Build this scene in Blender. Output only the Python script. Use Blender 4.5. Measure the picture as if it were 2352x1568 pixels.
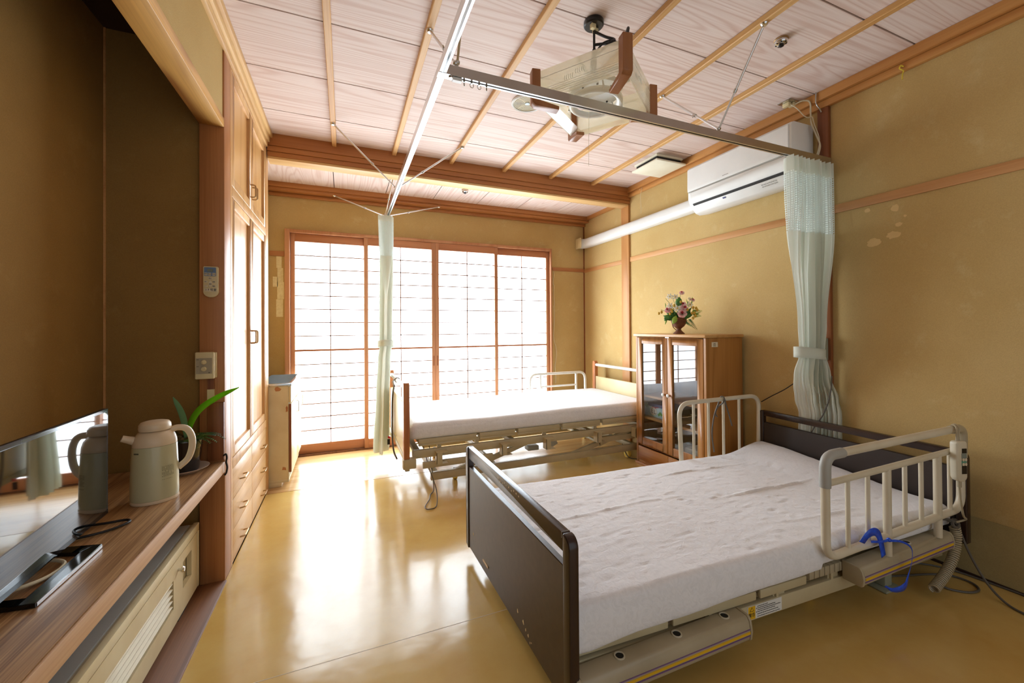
import bpy, bmesh, math, random
from mathutils import Vector, Matrix, noise
from math import sin, cos, pi, radians as rad, sqrt

# ------------------------------------------------------------------ camera, world, lights, exposure
S = bpy.context.scene
for o in list(bpy.data.objects):
    bpy.data.objects.remove(o)
col = S.collection

F_PX, CY_PX = 931.62, 745.56            # focal length in pixels, principal point row (2352 x 1568 frame)
YAW, PITCH, ROLL = rad(22.406), rad(-0.3983), rad(-0.3841)
cam_d = bpy.data.cameras.new('camera')
cam = bpy.data.objects.new('camera', cam_d)
col.objects.link(cam)
cam_d.sensor_width = 36.0
cam_d.lens = 36.0 * F_PX / 2352
cam_d.shift_y = (CY_PX - 784) / 2352
cam_d.clip_start = 0.02
def cam_axes():
    c, s = cos, sin
    Ry = Matrix(((c(YAW), -s(YAW), 0), (0, 0, -1), (s(YAW), c(YAW), 0)))
    Rp = Matrix(((1, 0, 0), (0, c(PITCH), -s(PITCH)), (0, s(PITCH), c(PITCH))))
    Rr = Matrix(((c(ROLL), -s(ROLL), 0), (s(ROLL), c(ROLL), 0), (0, 0, 1)))
    R = Rr @ Rp @ Ry
    X, Yd, Z = Vector(R[0]), Vector(R[1]), Vector(R[2])
    return Matrix((X, -Yd, -Z)).transposed()
cam.matrix_world = Matrix.Translation((0, 0, 1.15)) @ cam_axes().to_4x4()
S.camera = cam

S.view_settings.view_transform = 'Standard'
S.view_settings.look = 'None'
S.view_settings.gamma = 1
S.view_settings.use_curve_mapping = False
S.view_settings.exposure = 2.0

world = bpy.data.worlds.new('world')
S.world = world
world.use_nodes = True
bg = world.node_tree.nodes['Background']
bg.inputs[0].default_value = (0.86, 0.94, 1.0, 1)
bg.inputs[1].default_value = 0.22  # dim added fill, enters through the unbuilt end behind the camera
PAPER_GLOW = 2.8                        # daylight coming through the shoji paper

# ------------------------------------------------------------------ helpers
ORG = {}
def _base(o):
    return ORG.get(o.name, Vector((0, 0, 0)))

class MB:
    def __init__(s, xf=None):
        s.v, s.f, s.uv = [], [], {}
        s.xf = xf
    def add(s, vs, fs):
        n = len(s.v)
        for p in vs:
            p = Vector(p)
            s.v.append(s.xf @ p if s.xf else p)
        s.f += [[i + n for i in f] for f in fs]
        return s
    def box(s, x0, x1, y0, y1, z0, z1):
        x0, x1 = sorted((x0, x1)); y0, y1 = sorted((y0, y1)); z0, z1 = sorted((z0, z1))
        vs = [(x, y, z) for z in (z0, z1) for y in (y0, y1) for x in (x0, x1)]
        return s.add(vs, [(0, 2, 3, 1), (4, 5, 7, 6), (0, 1, 5, 4), (2, 6, 7, 3), (0, 4, 6, 2), (1, 3, 7, 5)])
    def obox(s, c, size, M=None):
        hx, hy, hz = (a / 2 for a in size)
        vs = [Vector((x, y, z)) for z in (-hz, hz) for y in (-hy, hy) for x in (-hx, hx)]
        if M: vs = [M @ v for v in vs]
        vs = [v + Vector(c) for v in vs]
        return s.add(vs, [(0, 2, 3, 1), (4, 5, 7, 6), (0, 1, 5, 4), (2, 6, 7, 3), (0, 4, 6, 2), (1, 3, 7, 5)])
    def bar(s, p0, p1, w, h, up=(0, 0, 1)):
        p0, p1 = Vector(p0), Vector(p1)
        d = (p1 - p0).normalized()
        a = d.cross(Vector(up)).normalized(); b = a.cross(d)
        vs = []
        for p in (p0, p1):
            for u, v in ((-1, -1), (1, -1), (1, 1), (-1, 1)):
                vs.append(p + a * u * w / 2 + b * v * h / 2)
        return s.add(vs, [(0, 3, 2, 1), (4, 5, 6, 7), (0, 1, 5, 4), (1, 2, 6, 5), (2, 3, 7, 6), (3, 0, 4, 7)])
    def tube(s, pts, r, n=10, closed=False):
        pts = [Vector(p) for p in pts]
        rs = r if isinstance(r, (list, tuple)) else [r] * len(pts)
        m = len(pts)
        t0 = (pts[1] - pts[0]).normalized()
        a = t0.orthogonal().normalized()
        rings = []
        for i, p in enumerate(pts):
            if closed: t = (pts[(i + 1) % m] - pts[i - 1]).normalized()
            else:
                t = (pts[min(i + 1, m - 1)] - pts[max(i - 1, 0)])
                t = t.normalized() if t.length > 1e-9 else t0
            a = (a - t * a.dot(t))
            a = a.normalized() if a.length > 1e-6 else t.orthogonal().normalized()
            b = t.cross(a)
            rings.append([p + (a * cos(2 * pi * k / n) + b * sin(2 * pi * k / n)) * rs[i] for k in range(n)])
        vs = [q for R in rings for q in R]
        fs = []
        for i in range(m if closed else m - 1):
            j = (i + 1) % m
            for k in range(n):
                k2 = (k + 1) % n
                fs.append((i * n + k, i * n + k2, j * n + k2, j * n + k))
        if not closed:
            fs.append(tuple(range(n))[::-1]); fs.append(tuple((m - 1) * n + k for k in range(n)))
        return s.add(vs, fs)
    def cyl(s, p0, p1, r, r1=None, n=20):
        return s.tube([p0, p1], [r, r if r1 is None else r1], n)
    def lathe(s, prof, c=(0, 0, 0), n=28, sx=1, sy=1, M=None):
        vs, fs = [], []
        for r, z in prof:
            for k in range(n):
                p = Vector((r * cos(2 * pi * k / n) * sx, r * sin(2 * pi * k / n) * sy, z))
                if M: p = M @ p
                vs.append(p + Vector(c))
        m = len(prof)
        for i in range(m - 1):
            for k in range(n):
                k2 = (k + 1) % n
                fs.append((i * n + k, i * n + k2, (i + 1) * n + k2, (i + 1) * n + k))
        shut = prof[0] == prof[-1]                       # a ring: no end caps
        if prof[0][0] > 1e-6 and not shut: fs.append(tuple(range(n))[::-1])
        if prof[-1][0] > 1e-6 and not shut: fs.append(tuple((m - 1) * n + k for k in range(n)))
        return s.add(vs, fs)
    def prism(s, poly, axis, a, b):
        def mk(p, t):
            if axis == 'x': return (t, p[0], p[1])
            if axis == 'y': return (p[0], t, p[1])
            return (p[0], p[1], t)
        n = len(poly)
        vs = [mk(p, a) for p in poly] + [mk(p, b) for p in poly]
        fs = [tuple(range(n))[::-1], tuple(range(n, 2 * n))]
        for i in range(n):
            j = (i + 1) % n
            fs.append((i, j, j + n, i + n))
        return s.add(vs, fs)
    def grid(s, nu, nv, fn, wrap=False):
        n0 = len(s.v); f0 = len(s.f)
        vs = [fn(i / nu, j / nv) for j in range(nv + 1) for i in range(nu + (0 if wrap else 1))]
        w = nu if wrap else nu + 1
        fs = []
        for j in range(nv):
            for i in range(nu):
                i2 = (i + 1) % w if wrap else i + 1
                fs.append((j * w + i, j * w + i2, (j + 1) * w + i2, (j + 1) * w + i))
        s.add(vs, fs)
        if not wrap:
            k = f0
            for j in range(nv):
                for i in range(nu):
                    s.uv[k] = [(i / nu, j / nv), ((i + 1) / nu, j / nv), ((i + 1) / nu, (j + 1) / nv), (i / nu, (j + 1) / nv)]
                    k += 1
        return s
    def ball(s, c, r, n=12, sx=1, sy=1, sz=1):
        prof = [(r * sin(pi * k / n), -r * cos(pi * k / n) * sz) for k in range(n + 1)]
        prof[0] = (0.0, prof[0][1]); prof[-1] = (0.0, prof[-1][1])
        return s.lathe(prof, c, 2 * n, sx, sy)
    def build(s, name, m, parent=None, org=None, bevel=0, seg=2, sharp=38, flat=False, fixn=True,
              label=None, cat=None, group=None, kind=None, solid=0):
        me = bpy.data.meshes.new(name)
        base = _base(parent) if parent is not None else Vector(org or (0, 0, 0))
        me.from_pydata([tuple(v - base) for v in s.v], [], s.f)
        if s.uv:
            uvl = me.uv_layers.new(name='UVMap')
            for fi, uvs in s.uv.items():
                p = me.polygons[fi]
                for li, q in zip(p.loop_indices, uvs): uvl.data[li].uv = q
        bm = bmesh.new(); bm.from_mesh(me)
        bmesh.ops.remove_doubles(bm, verts=bm.verts, dist=1e-6)
        if fixn: bmesh.ops.recalc_face_normals(bm, faces=bm.faces)
        if bevel:
            es = [e for e in bm.edges if len(e.link_faces) == 2 and e.calc_face_angle(0) > rad(30)]
            bmesh.ops.bevel(bm, geom=es, offset=bevel, segments=seg, affect='EDGES', profile=0.5, clamp_overlap=True)
        bm.to_mesh(me); bm.free()
        me.materials.append(m)
        if not flat:
            me.polygons.foreach_set('use_smooth', [True] * len(me.polygons))
            me.set_sharp_from_angle(angle=rad(sharp))
        o = bpy.data.objects.new(name, me)
        col.objects.link(o)
        ORG[o.name] = base
        if parent is not None: o.parent = parent
        else: o.location = base
        if solid:
            md = o.modifiers.new('thick', 'SOLIDIFY'); md.thickness = solid; md.offset = 0
        tag(o, label, cat, group, kind)
        return o

def tag(o, label=None, cat=None, group=None, kind=None):
    if label: o['label'] = label
    if cat: o['category'] = cat
    if group: o['group'] = group
    if kind: o['kind'] = kind
    return o

def thing(name, loc, label, cat, group=None, rz=0, kind=None):
    o = bpy.data.objects.new(name, None)
    col.objects.link(o)
    o.empty_display_size = 0.05
    o.location = loc
    o.rotation_euler = (0, 0, rz)
    ORG[o.name] = Vector((0, 0, 0)) if rz else Vector(loc)
    return tag(o, label, cat, group, kind)

def copy_tree(o, parent=None, dloc=(0, 0, 0)):
    c = o.copy()
    col.objects.link(c)
    if parent is not None: c.parent = parent
    else: c.location = o.location + Vector(dloc)
    ORG[c.name] = ORG.get(o.name, Vector((0, 0, 0)))
    for ch in list(o.children):
        copy_tree(ch, c)
    return c

def text_mesh(txt, size, name, m, parent, M, depth=0.0004, sx=1.0, label=None):
    cu = bpy.data.curves.new('txt', 'FONT')
    cu.body = txt; cu.size = size; cu.align_x = 'CENTER'; cu.align_y = 'CENTER'; cu.extrude = depth
    t = bpy.data.objects.new('txt', cu)
    col.objects.link(t)
    dg = bpy.context.evaluated_depsgraph_get()
    me = bpy.data.meshes.new_from_object(t.evaluated_get(dg))
    bpy.data.objects.remove(t)
    base = _base(parent)
    for v in me.vertices:
        v.co.x *= sx
        v.co = (M @ v.co) - base
    me.materials.clear(); me.materials.append(m)
    o = bpy.data.objects.new(name, me)
    col.objects.link(o); o.parent = parent
    ORG[o.name] = base
    if label: o['label'] = label
    return o

def arc(c, r, a0, a1, n, ax=(1, 0, 0), ay=(0, 0, 1)):
    ax, ay, c = Vector(ax), Vector(ay), Vector(c)
    return [c + ax * r * cos(rad(a0 + (a1 - a0) * k / n)) + ay * r * sin(rad(a0 + (a1 - a0) * k / n)) for k in range(n + 1)]

def spline(pts, n=8):
    P = [Vector(p) for p in pts]
    P = [P[0] * 2 - P[1]] + P + [P[-1] * 2 - P[-2]]
    out = []
    for i in range(1, len(P) - 2):
        a, b, c, d = P[i - 1:i + 3]
        for k in range(n):
            t = k / n
            out.append(0.5 * ((2 * b) + (c - a) * t + (2 * a - 5 * b + 4 * c - d) * t * t + (3 * b - a - 3 * c + d) * t ** 3))
    out.append(P[-2])
    return out

def round_loop(pts, r, n=6):
    """closed polygon corners -> rounded 3D path"""
    P = [Vector(p) for p in pts]
    out = []
    m = len(P)
    for i in range(m):
        a, b, c = P[i - 1], P[i], P[(i + 1) % m]
        u = (a - b).normalized(); w = (c - b).normalized()
        for k in range(n + 1):
            t = k / n
            p0 = b + u * r; p2 = b + w * r
            out.append(p0 * (1 - t) ** 2 + b * 2 * t * (1 - t) + p2 * t * t)
    return out

def round_path(pts, r, n=6):
    P = [Vector(p) for p in pts]
    out = [P[0]]
    for i in range(1, len(P) - 1):
        a, b, c = P[i - 1], P[i], P[i + 1]
        u = (a - b).normalized(); w = (c - b).normalized()
        for k in range(n + 1):
            t = k / n
            out.append((b + u * r) * (1 - t) ** 2 + b * 2 * t * (1 - t) + (b + w * r) * t * t)
    out.append(P[-1])
    return out

# ------------------------------------------------------------------ materials
def _new(name):
    m = bpy.data.materials.new(name); m.use_nodes = True
    nt = m.node_tree
    return m, nt, nt.nodes['Principled BSDF']
def N(nt, t, **k):
    n = nt.nodes.new(t)
    for a, v in k.items():
        if a.startswith('i_'):
            key = a[2:]
            n.inputs[int(key) if key.isdigit() else key].default_value = v
        else: setattr(n, a, v)
    return n
def c4(c): return (*c, 1) if len(c) == 3 else c
def sr(r, g, b):
    f = lambda x: ((x / 255 + 0.055) / 1.055) ** 2.4 if x > 10 else x / 255 / 12.92
    return (f(r), f(g), f(b))
def coords(nt, stretch=(1, 1, 1), kind='Object', rot=(0, 0, 0)):
    tc = N(nt, 'ShaderNodeTexCoord'); mp = N(nt, 'ShaderNodeMapping')
    mp.inputs['Scale'].default_value = stretch
    mp.inputs['Rotation'].default_value = rot
    nt.links.new(tc.outputs[kind], mp.inputs[0])
    return mp.outputs[0]

def mat(name, c, rough=0.5, metal=0.0, c2=None, vs=6, stretch=(1, 1, 1), bump=0, bs=300, coat=0, spec=0.5, sub=0, lo=0.35, hi=0.65):
    m, nt, p = _new(name)
    c2 = c2 or tuple(x * 0.9 for x in c)
    v = coords(nt, stretch)
    n1 = N(nt, 'ShaderNodeTexNoise', i_Scale=vs, i_Detail=5.0)
    nt.links.new(v, n1.inputs['Vector'])
    r = N(nt, 'ShaderNodeValToRGB')
    r.color_ramp.elements[0].position = lo; r.color_ramp.elements[1].position = hi
    r.color_ramp.elements[0].color = c4(c2); r.color_ramp.elements[1].color = c4(c)
    nt.links.new(n1.outputs['Fac'], r.inputs[0]); nt.links.new(r.outputs[0], p.inputs['Base Color'])
    p.inputs['Roughness'].default_value = rough; p.inputs['Metallic'].default_value = metal
    p.inputs['Coat Weight'].default_value = coat; p.inputs['Specular IOR Level'].default_value = spec
    if bump:
        n2 = N(nt, 'ShaderNodeTexNoise', i_Scale=bs, i_Detail=3.0)
        b = N(nt, 'ShaderNodeBump', i_Strength=bump, i_Distance=0.002)
        nt.links.new(v, n2.inputs['Vector']); nt.links.new(n2.outputs['Fac'], b.inputs['Height'])
        nt.links.new(b.outputs[0], p.inputs['Normal'])
    return m

def wood(name, c, c2, axis='z', rough=0.45, rings=14, fine=0.25, coat=0.0, scale=1.0, board=None, sharp=0.55, spec=0.4, fcon=0.0, along=.35):
    """timber: contour lines of a stretched noise field give straight and cathedral grain"""
    m, nt, p = _new(name)
    st = {'x': (along, 5, 5), 'y': (5, along, 5), 'z': (5, 5, along)}[axis]
    v = coords(nt, tuple(a * scale for a in st))
    n1 = N(nt, 'ShaderNodeTexNoise', noise_dimensions='4D', i_Scale=1.0, i_Detail=1.5, i_Roughness=0.35)
    nt.links.new(v, n1.inputs['Vector'])
    if board:                                           # (axis index, pitch, offset): each board has its own figure
        tc = N(nt, 'ShaderNodeTexCoord'); sx = N(nt, 'ShaderNodeSeparateXYZ')
        nt.links.new(tc.outputs['Object'], sx.inputs[0])
        a = N(nt, 'ShaderNodeMath', operation='ADD', i_1=board[2]); d = N(nt, 'ShaderNodeMath', operation='DIVIDE', i_1=board[1])
        fl = N(nt, 'ShaderNodeMath', operation='FLOOR'); mu = N(nt, 'ShaderNodeMath', operation='MULTIPLY', i_1=5.37)
        nt.links.new(sx.outputs[board[0]], a.inputs[0]); nt.links.new(a.outputs[0], d.inputs[0])
        nt.links.new(d.outputs[0], fl.inputs[0]); nt.links.new(fl.outputs[0], mu.inputs[0]); nt.links.new(mu.outputs[0], n1.inputs['W'])
    k = N(nt, 'ShaderNodeMath', operation='MULTIPLY', i_1=float(rings) * 2 * pi)
    sn = N(nt, 'ShaderNodeMath', operation='SINE')
    h = N(nt, 'ShaderNodeMath', operation='MULTIPLY_ADD', i_1=0.5, i_2=0.5)
    pw = N(nt, 'ShaderNodeMath', operation='POWER', i_1=1 / max(sharp, .05))
    nt.links.new(n1.outputs['Fac'], k.inputs[0]); nt.links.new(k.outputs[0], sn.inputs[0])
    nt.links.new(sn.outputs[0], h.inputs[0]); nt.links.new(h.outputs[0], pw.inputs[0])
    st2 = {'x': (3, 160, 160), 'y': (160, 3, 160), 'z': (160, 160, 3)}[axis]
    v2 = coords(nt, tuple(a * scale for a in st2))
    n2 = N(nt, 'ShaderNodeTexNoise', i_Scale=1.0, i_Detail=3.0)
    nt.links.new(v2, n2.inputs['Vector'])
    mx = N(nt, 'ShaderNodeMix', data_type='FLOAT', i_0=fine)
    mr = N(nt, 'ShaderNodeMapRange')
    mr.inputs[1].default_value = .30; mr.inputs[2].default_value = .70 - fcon
    nt.links.new(n2.outputs['Fac'], mr.inputs[0])
    nt.links.new(pw.outputs[0], mx.inputs[2]); nt.links.new(mr.outputs[0], mx.inputs[3])
    cm = N(nt, 'ShaderNodeMix', data_type='RGBA')
    cm.inputs[6].default_value = c4(c); cm.inputs[7].default_value = c4(c2)
    nt.links.new(mx.outputs[0], cm.inputs[0]); nt.links.new(cm.outputs[2], p.inputs['Base Color'])
    p.inputs['Roughness'].default_value = rough; p.inputs['Coat Weight'].default_value = coat
    p.inputs['Coat Roughness'].default_value = 0.15
    p.inputs['Specular IOR Level'].default_value = spec
    b = N(nt, 'ShaderNodeBump', i_Strength=0.12, i_Distance=0.001)
    nt.links.new(mx.outputs[0], b.inputs['Height']); nt.links.new(b.outputs[0], p.inputs['Normal'])
    return m

def plaster(name, c, c2, c3, rough=0.9):
    """sand wall: fine grit, wide blotches and pale scuffs"""
    m, nt, p = _new(name)
    v = coords(nt)
    n1 = N(nt, 'ShaderNodeTexNoise', i_Scale=1.3, i_Detail=6.0, i_Roughness=0.6)
    n2 = N(nt, 'ShaderNodeTexNoise', i_Scale=260.0, i_Detail=2.0)
    n3 = N(nt, 'ShaderNodeTexNoise', i_Scale=7.0, i_Detail=8.0, i_Roughness=0.7)
    for n in (n1, n2, n3): nt.links.new(v, n.inputs['Vector'])
    r = N(nt, 'ShaderNodeValToRGB')
    e = r.color_ramp.elements
    e[0].position = 0.3; e[0].color = c4(c2); e[1].position = 0.7; e[1].color = c4(c)
    nt.links.new(n1.outputs['Fac'], r.inputs[0])
    r3 = N(nt, 'ShaderNodeValToRGB'); e = r3.color_ramp.elements
    e[0].position = 0.57; e[0].color = (0, 0, 0, 1); e[1].position = 0.78; e[1].color = (0.5, 0.5, 0.5, 1)
    nt.links.new(n3.outputs['Fac'], r3.inputs[0])
    cm = N(nt, 'ShaderNodeMix', data_type='RGBA'); cm.inputs[7].default_value = c4(c3)
    nt.links.new(r3.outputs[0], cm.inputs[0]); nt.links.new(r.outputs[0], cm.inputs[6])
    g = N(nt, 'ShaderNodeMix', data_type='RGBA', blend_type='MULTIPLY'); g.inputs[0].default_value = 0.25
    nt.links.new(cm.outputs[2], g.inputs[6]); nt.links.new(n2.outputs['Fac'], g.inputs[7])
    nt.links.new(g.outputs[2], p.inputs['Base Color'])
    p.inputs['Roughness'].default_value = rough; p.inputs['Specular IOR Level'].default_value = 0.2
    b = N(nt, 'ShaderNodeBump', i_Strength=0.35, i_Distance=0.002)
    nt.links.new(n2.outputs['Fac'], b.inputs['Height']); nt.links.new(b.outputs[0], p.inputs['Normal'])
    return m

def thin_glass(name, tint=(1, 1, 1), op=0.08, rough=0.01, body=None, refl=.05):
    """clear sheet: see-through, a little body colour, mirror-like glints"""
    m = bpy.data.materials.new(name); m.use_nodes = True
    nt = m.node_tree; nt.nodes.clear()
    out = N(nt, 'ShaderNodeOutputMaterial')
    tr = N(nt, 'ShaderNodeBsdfTransparent'); tr.inputs[0].default_value = c4(tint)
    gl = N(nt, 'ShaderNodeBsdfGlossy'); gl.inputs['Roughness'].default_value = rough
    lw = N(nt, 'ShaderNodeLayerWeight'); pw = N(nt, 'ShaderNodeMath', operation='POWER', i_1=4.5); fr = N(nt, 'ShaderNodeMath', operation='MULTIPLY_ADD', i_1=.9, i_2=refl)
    nt.links.new(lw.outputs['Facing'], pw.inputs[0]); nt.links.new(pw.outputs[0], fr.inputs[0])
    mx = N(nt, 'ShaderNodeMixShader'); src = tr
    if body:
        df = N(nt, 'ShaderNodeBsdfDiffuse'); df.inputs[0].default_value = c4(body)
        tl = N(nt, 'ShaderNodeBsdfTranslucent'); tl.inputs[0].default_value = c4(body)
        a = N(nt, 'ShaderNodeMixShader'); a.inputs[0].default_value = 0.7
        nt.links.new(df.outputs[0], a.inputs[1]); nt.links.new(tl.outputs[0], a.inputs[2])
        b = N(nt, 'ShaderNodeMixShader'); b.inputs[0].default_value = op
        nt.links.new(tr.outputs[0], b.inputs[1]); nt.links.new(a.outputs[0], b.inputs[2]); src = b
    nt.links.new(fr.outputs[0], mx.inputs[0]); nt.links.new(src.outputs[0], mx.inputs[1]); nt.links.new(gl.outputs[0], mx.inputs[2])
    nt.links.new(mx.outputs[0], out.inputs[0])
    return m

def cloth(name, c, trans=0.35, net=None, weave=900):
    """fabric that lets some light through; net=(nu, nv, hole) cuts a square mesh"""
    m = bpy.data.materials.new(name); m.use_nodes = True
    nt = m.node_tree; nt.nodes.clear()
    out = N(nt, 'ShaderNodeOutputMaterial')
    v = coords(nt)
    n1 = N(nt, 'ShaderNodeTexNoise', i_Scale=float(weave), i_Detail=2.0); nt.links.new(v, n1.inputs['Vector'])
    cm = N(nt, 'ShaderNodeMix', data_type='RGBA'); cm.inputs[6].default_value = c4(tuple(x * .86 for x in c)); cm.inputs[7].default_value = c4(c)
    nt.links.new(n1.outputs['Fac'], cm.inputs[0])
    df = N(nt, 'ShaderNodeBsdfDiffuse'); tl = N(nt, 'ShaderNodeBsdfTranslucent')
    nt.links.new(cm.outputs[2], df.inputs[0]); nt.links.new(cm.outputs[2], tl.inputs[0])
    a = N(nt, 'ShaderNodeMixShader'); a.inputs[0].default_value = trans
    nt.links.new(df.outputs[0], a.inputs[1]); nt.links.new(tl.outputs[0], a.inputs[2])
    last = a
    if net:
        uv = N(nt, 'ShaderNodeTexCoord'); sp = N(nt, 'ShaderNodeSeparateXYZ'); nt.links.new(uv.outputs['UV'], sp.inputs[0])
        ms = []
        for ax, k in ((0, net[0]), (1, net[1])):
            mu = N(nt, 'ShaderNodeMath', operation='MULTIPLY', i_1=float(k)); fr = N(nt, 'ShaderNodeMath', operation='FRACT')
            lt = N(nt, 'ShaderNodeMath', operation='LESS_THAN', i_1=net[2])
            nt.links.new(sp.outputs[ax], mu.inputs[0]); nt.links.new(mu.outputs[0], fr.inputs[0]); nt.links.new(fr.outputs[0], lt.inputs[0])
            ms.append(lt)
        al = N(nt, 'ShaderNodeMath', operation='MULTIPLY')
        nt.links.new(ms[0].outputs[0], al.inputs[0]); nt.links.new(ms[1].outputs[0], al.inputs[1])
        tr = N(nt, 'ShaderNodeBsdfTransparent'); b = N(nt, 'ShaderNodeMixShader')
        nt.links.new(al.outputs[0], b.inputs[0]); nt.links.new(a.outputs[0], b.inputs[1]); nt.links.new(tr.outputs[0], b.inputs[2])
        last = b
    nt.links.new(last.outputs[0], out.inputs[0])
    return m

def shoji_paper(name):
    m = bpy.data.materials.new(name); m.use_nodes = True
    nt = m.node_tree; nt.nodes.clear()
    out = N(nt, 'ShaderNodeOutputMaterial'); v = coords(nt)
    n1 = N(nt, 'ShaderNodeTexNoise', i_Scale=60.0, i_Detail=6.0); nt.links.new(v, n1.inputs['Vector'])
    cm = N(nt, 'ShaderNodeMix', data_type='RGBA')
    cm.inputs[6].default_value = (0.74, 0.88, 1.0, 1); cm.inputs[7].default_value = (0.80, 0.91, 1.0, 1)
    nt.links.new(n1.outputs['Fac'], cm.inputs[0])
    e = N(nt, 'ShaderNodeEmission'); e.inputs[1].default_value = PAPER_GLOW
    nt.links.new(cm.outputs[2], e.inputs[0])
    df = N(nt, 'ShaderNodeBsdfDiffuse'); df.inputs[0].default_value = (.85, .85, .83, 1)
    ad = N(nt, 'ShaderNodeAddShader')
    nt.links.new(e.outputs[0], ad.inputs[0]); nt.links.new(df.outputs[0], ad.inputs[1]); nt.links.new(ad.outputs[0], out.inputs[0])
    return m

def vinyl_floor(name):
    m, nt, p = _new(name)
    v = coords(nt)
    n1 = N(nt, 'ShaderNodeTexNoise', i_Scale=2.2, i_Detail=7.0, i_Roughness=0.65); n2 = N(nt, 'ShaderNodeTexNoise', i_Scale=30.0, i_Detail=6.0)
    n3 = N(nt, 'ShaderNodeTexNoise', i_Scale=1.7, i_Detail=3.0)
    for n in (n1, n2, n3): nt.links.new(v, n.inputs['Vector'])
    r = N(nt, 'ShaderNodeValToRGB'); e = r.color_ramp.elements
    e[0].position = .3; e[0].color = c4(sr(202, 162, 88)); e[1].position = .7; e[1].color = c4(sr(216, 184, 112))
    nt.links.new(n1.outputs['Fac'], r.inputs[0])
    g = N(nt, 'ShaderNodeMix', data_type='RGBA', blend_type='MULTIPLY'); g.inputs[0].default_value = .3
    nt.links.new(r.outputs[0], g.inputs[6]); nt.links.new(n2.outputs['Color'], g.inputs[7])
    nt.links.new(r.outputs[0], p.inputs['Base Color'])
    mr = N(nt, 'ShaderNodeMapRange', i_1=.3, i_2=.7, i_3=.10, i_4=.24)
    nt.links.new(n3.outputs['Fac'], mr.inputs[0]); nt.links.new(mr.outputs[0], p.inputs['Roughness'])
    p.inputs['Specular IOR Level'].default_value = .62
    b = N(nt, 'ShaderNodeBump', i_Strength=.10, i_Distance=.01)
    n4 = N(nt, 'ShaderNodeTexNoise', i_Scale=9.0, i_Detail=2.0); nt.links.new(v, n4.inputs['Vector'])
    nt.links.new(n4.outputs['Fac'], b.inputs['Height']); nt.links.new(b.outputs[0], p.inputs['Normal'])
    return m

def sheet(name, c):
    m, nt, p = _new(name)
    v = coords(nt)
    p.inputs['Base Color'].default_value = c4(c); p.inputs['Roughness'].default_value = .85
    p.inputs['Sheen Weight'].default_value = .2; p.inputs['Specular IOR Level'].default_value = .15
    vo = N(nt, 'ShaderNodeTexNoise', i_Scale=34.0, i_Detail=3.0, i_Distortion=2.2)
    n2 = N(nt, 'ShaderNodeTexNoise', i_Scale=420.0, i_Detail=2.0)
    for n in (vo, n2): nt.links.new(v, n.inputs['Vector'])
    ad = N(nt, 'ShaderNodeMath', operation='MULTIPLY_ADD', i_1=.25)
    nt.links.new(n2.outputs['Fac'], ad.inputs[0]); nt.links.new(vo.outputs['Fac'], ad.inputs[2])
    b = N(nt, 'ShaderNodeBump', i_Strength=.38, i_Distance=.006)
    nt.links.new(ad.outputs[0], b.inputs['Height']); nt.links.new(b.outputs[0], p.inputs['Normal'])
    r = N(nt, 'ShaderNodeValToRGB'); e = r.color_ramp.elements
    e[0].position = .3; e[0].color = c4(tuple(x * .93 for x in c)); e[1].position = .6; e[1].color = c4(c)
    nt.links.new(vo.outputs['Fac'], r.inputs[0]); nt.links.new(r.outputs[0], p.inputs['Base Color'])
    return m

M = {}
M['wall'] = plaster('sand plaster', sr(212, 182, 124), sr(198, 165, 104), sr(226, 206, 156))
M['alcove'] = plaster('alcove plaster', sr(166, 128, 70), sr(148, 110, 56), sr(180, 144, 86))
M['dado'] = plaster('dado sheet', sr(186, 166, 116), sr(172, 150, 100), sr(196, 178, 130), .8)
M['patch'] = mat('bare plaster', sr(226, 196, 138), .9, c2=sr(216, 186, 128))
M['floor'] = vinyl_floor('vinyl floor')
M['engawa'] = wood('engawa boards', sr(216, 178, 124), sr(190, 146, 92), 'x', .22, 8, .4, board=(1, .09, 0), spec=.6)
M['dark'] = mat('dark gap', sr(58, 34, 20), .9)
M['ceil'] = wood('ceiling boards', sr(226, 209, 200), sr(205, 175, 161), 'x', .6, 34, .42, board=(1, .4633, .305), sharp=.30, spec=.25, along=.22)
M['ceil2'] = wood('far ceiling boards', sr(226, 209, 200), sr(207, 178, 164), 'y', .6, 28, .40, board=(0, .45, .09), sharp=.30, spec=.25)
M['batten'] = wood('batten cedar', sr(216, 172, 112), sr(190, 138, 78), 'y', .5, 5, .5)
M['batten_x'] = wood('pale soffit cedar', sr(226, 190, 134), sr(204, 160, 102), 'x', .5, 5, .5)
M['cornice_y'] = wood('cornice cedar', sr(198, 142, 80), sr(172, 112, 56), 'y', .45, 6, .45)
M['cornice_l'] = wood('pale cornice', sr(226, 188, 128), sr(200, 154, 94), 'y', .45, 6, .45)
M['beam'] = wood('beam cedar', sr(184, 124, 72), sr(158, 98, 52), 'x', .45, 6, .45)
M['post'] = wood('cedar post', sr(204, 150, 92), sr(178, 122, 68), 'z', .45, 7, .45)
M['redpost'] = wood('dark cedar post', sr(146, 88, 50), sr(114, 62, 32), 'z', .4, 7, .45)
M['alcove_post'] = wood('alcove post', sr(186, 126, 76), sr(156, 98, 54), 'z', .42, 7, .45)
M['nageshi'] = wood('wall rail cedar', sr(206, 154, 98), sr(182, 126, 72), 'y', .5, 6, .45)
M['nageshi_x'] = wood('wall rail cedar across', sr(190, 132, 84), sr(164, 104, 62), 'x', .5, 6, .45)
M['lintel'] = wood('lintel zelkova', sr(222, 170, 92), sr(146, 88, 36), 'y', .4, 7, .25, coat=.1, sharp=.30, along=.8)
M['shoji_wood'] = wood('shoji frame', sr(190, 136, 96), sr(166, 108, 70), 'z', .5, 5, .5)
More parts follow.
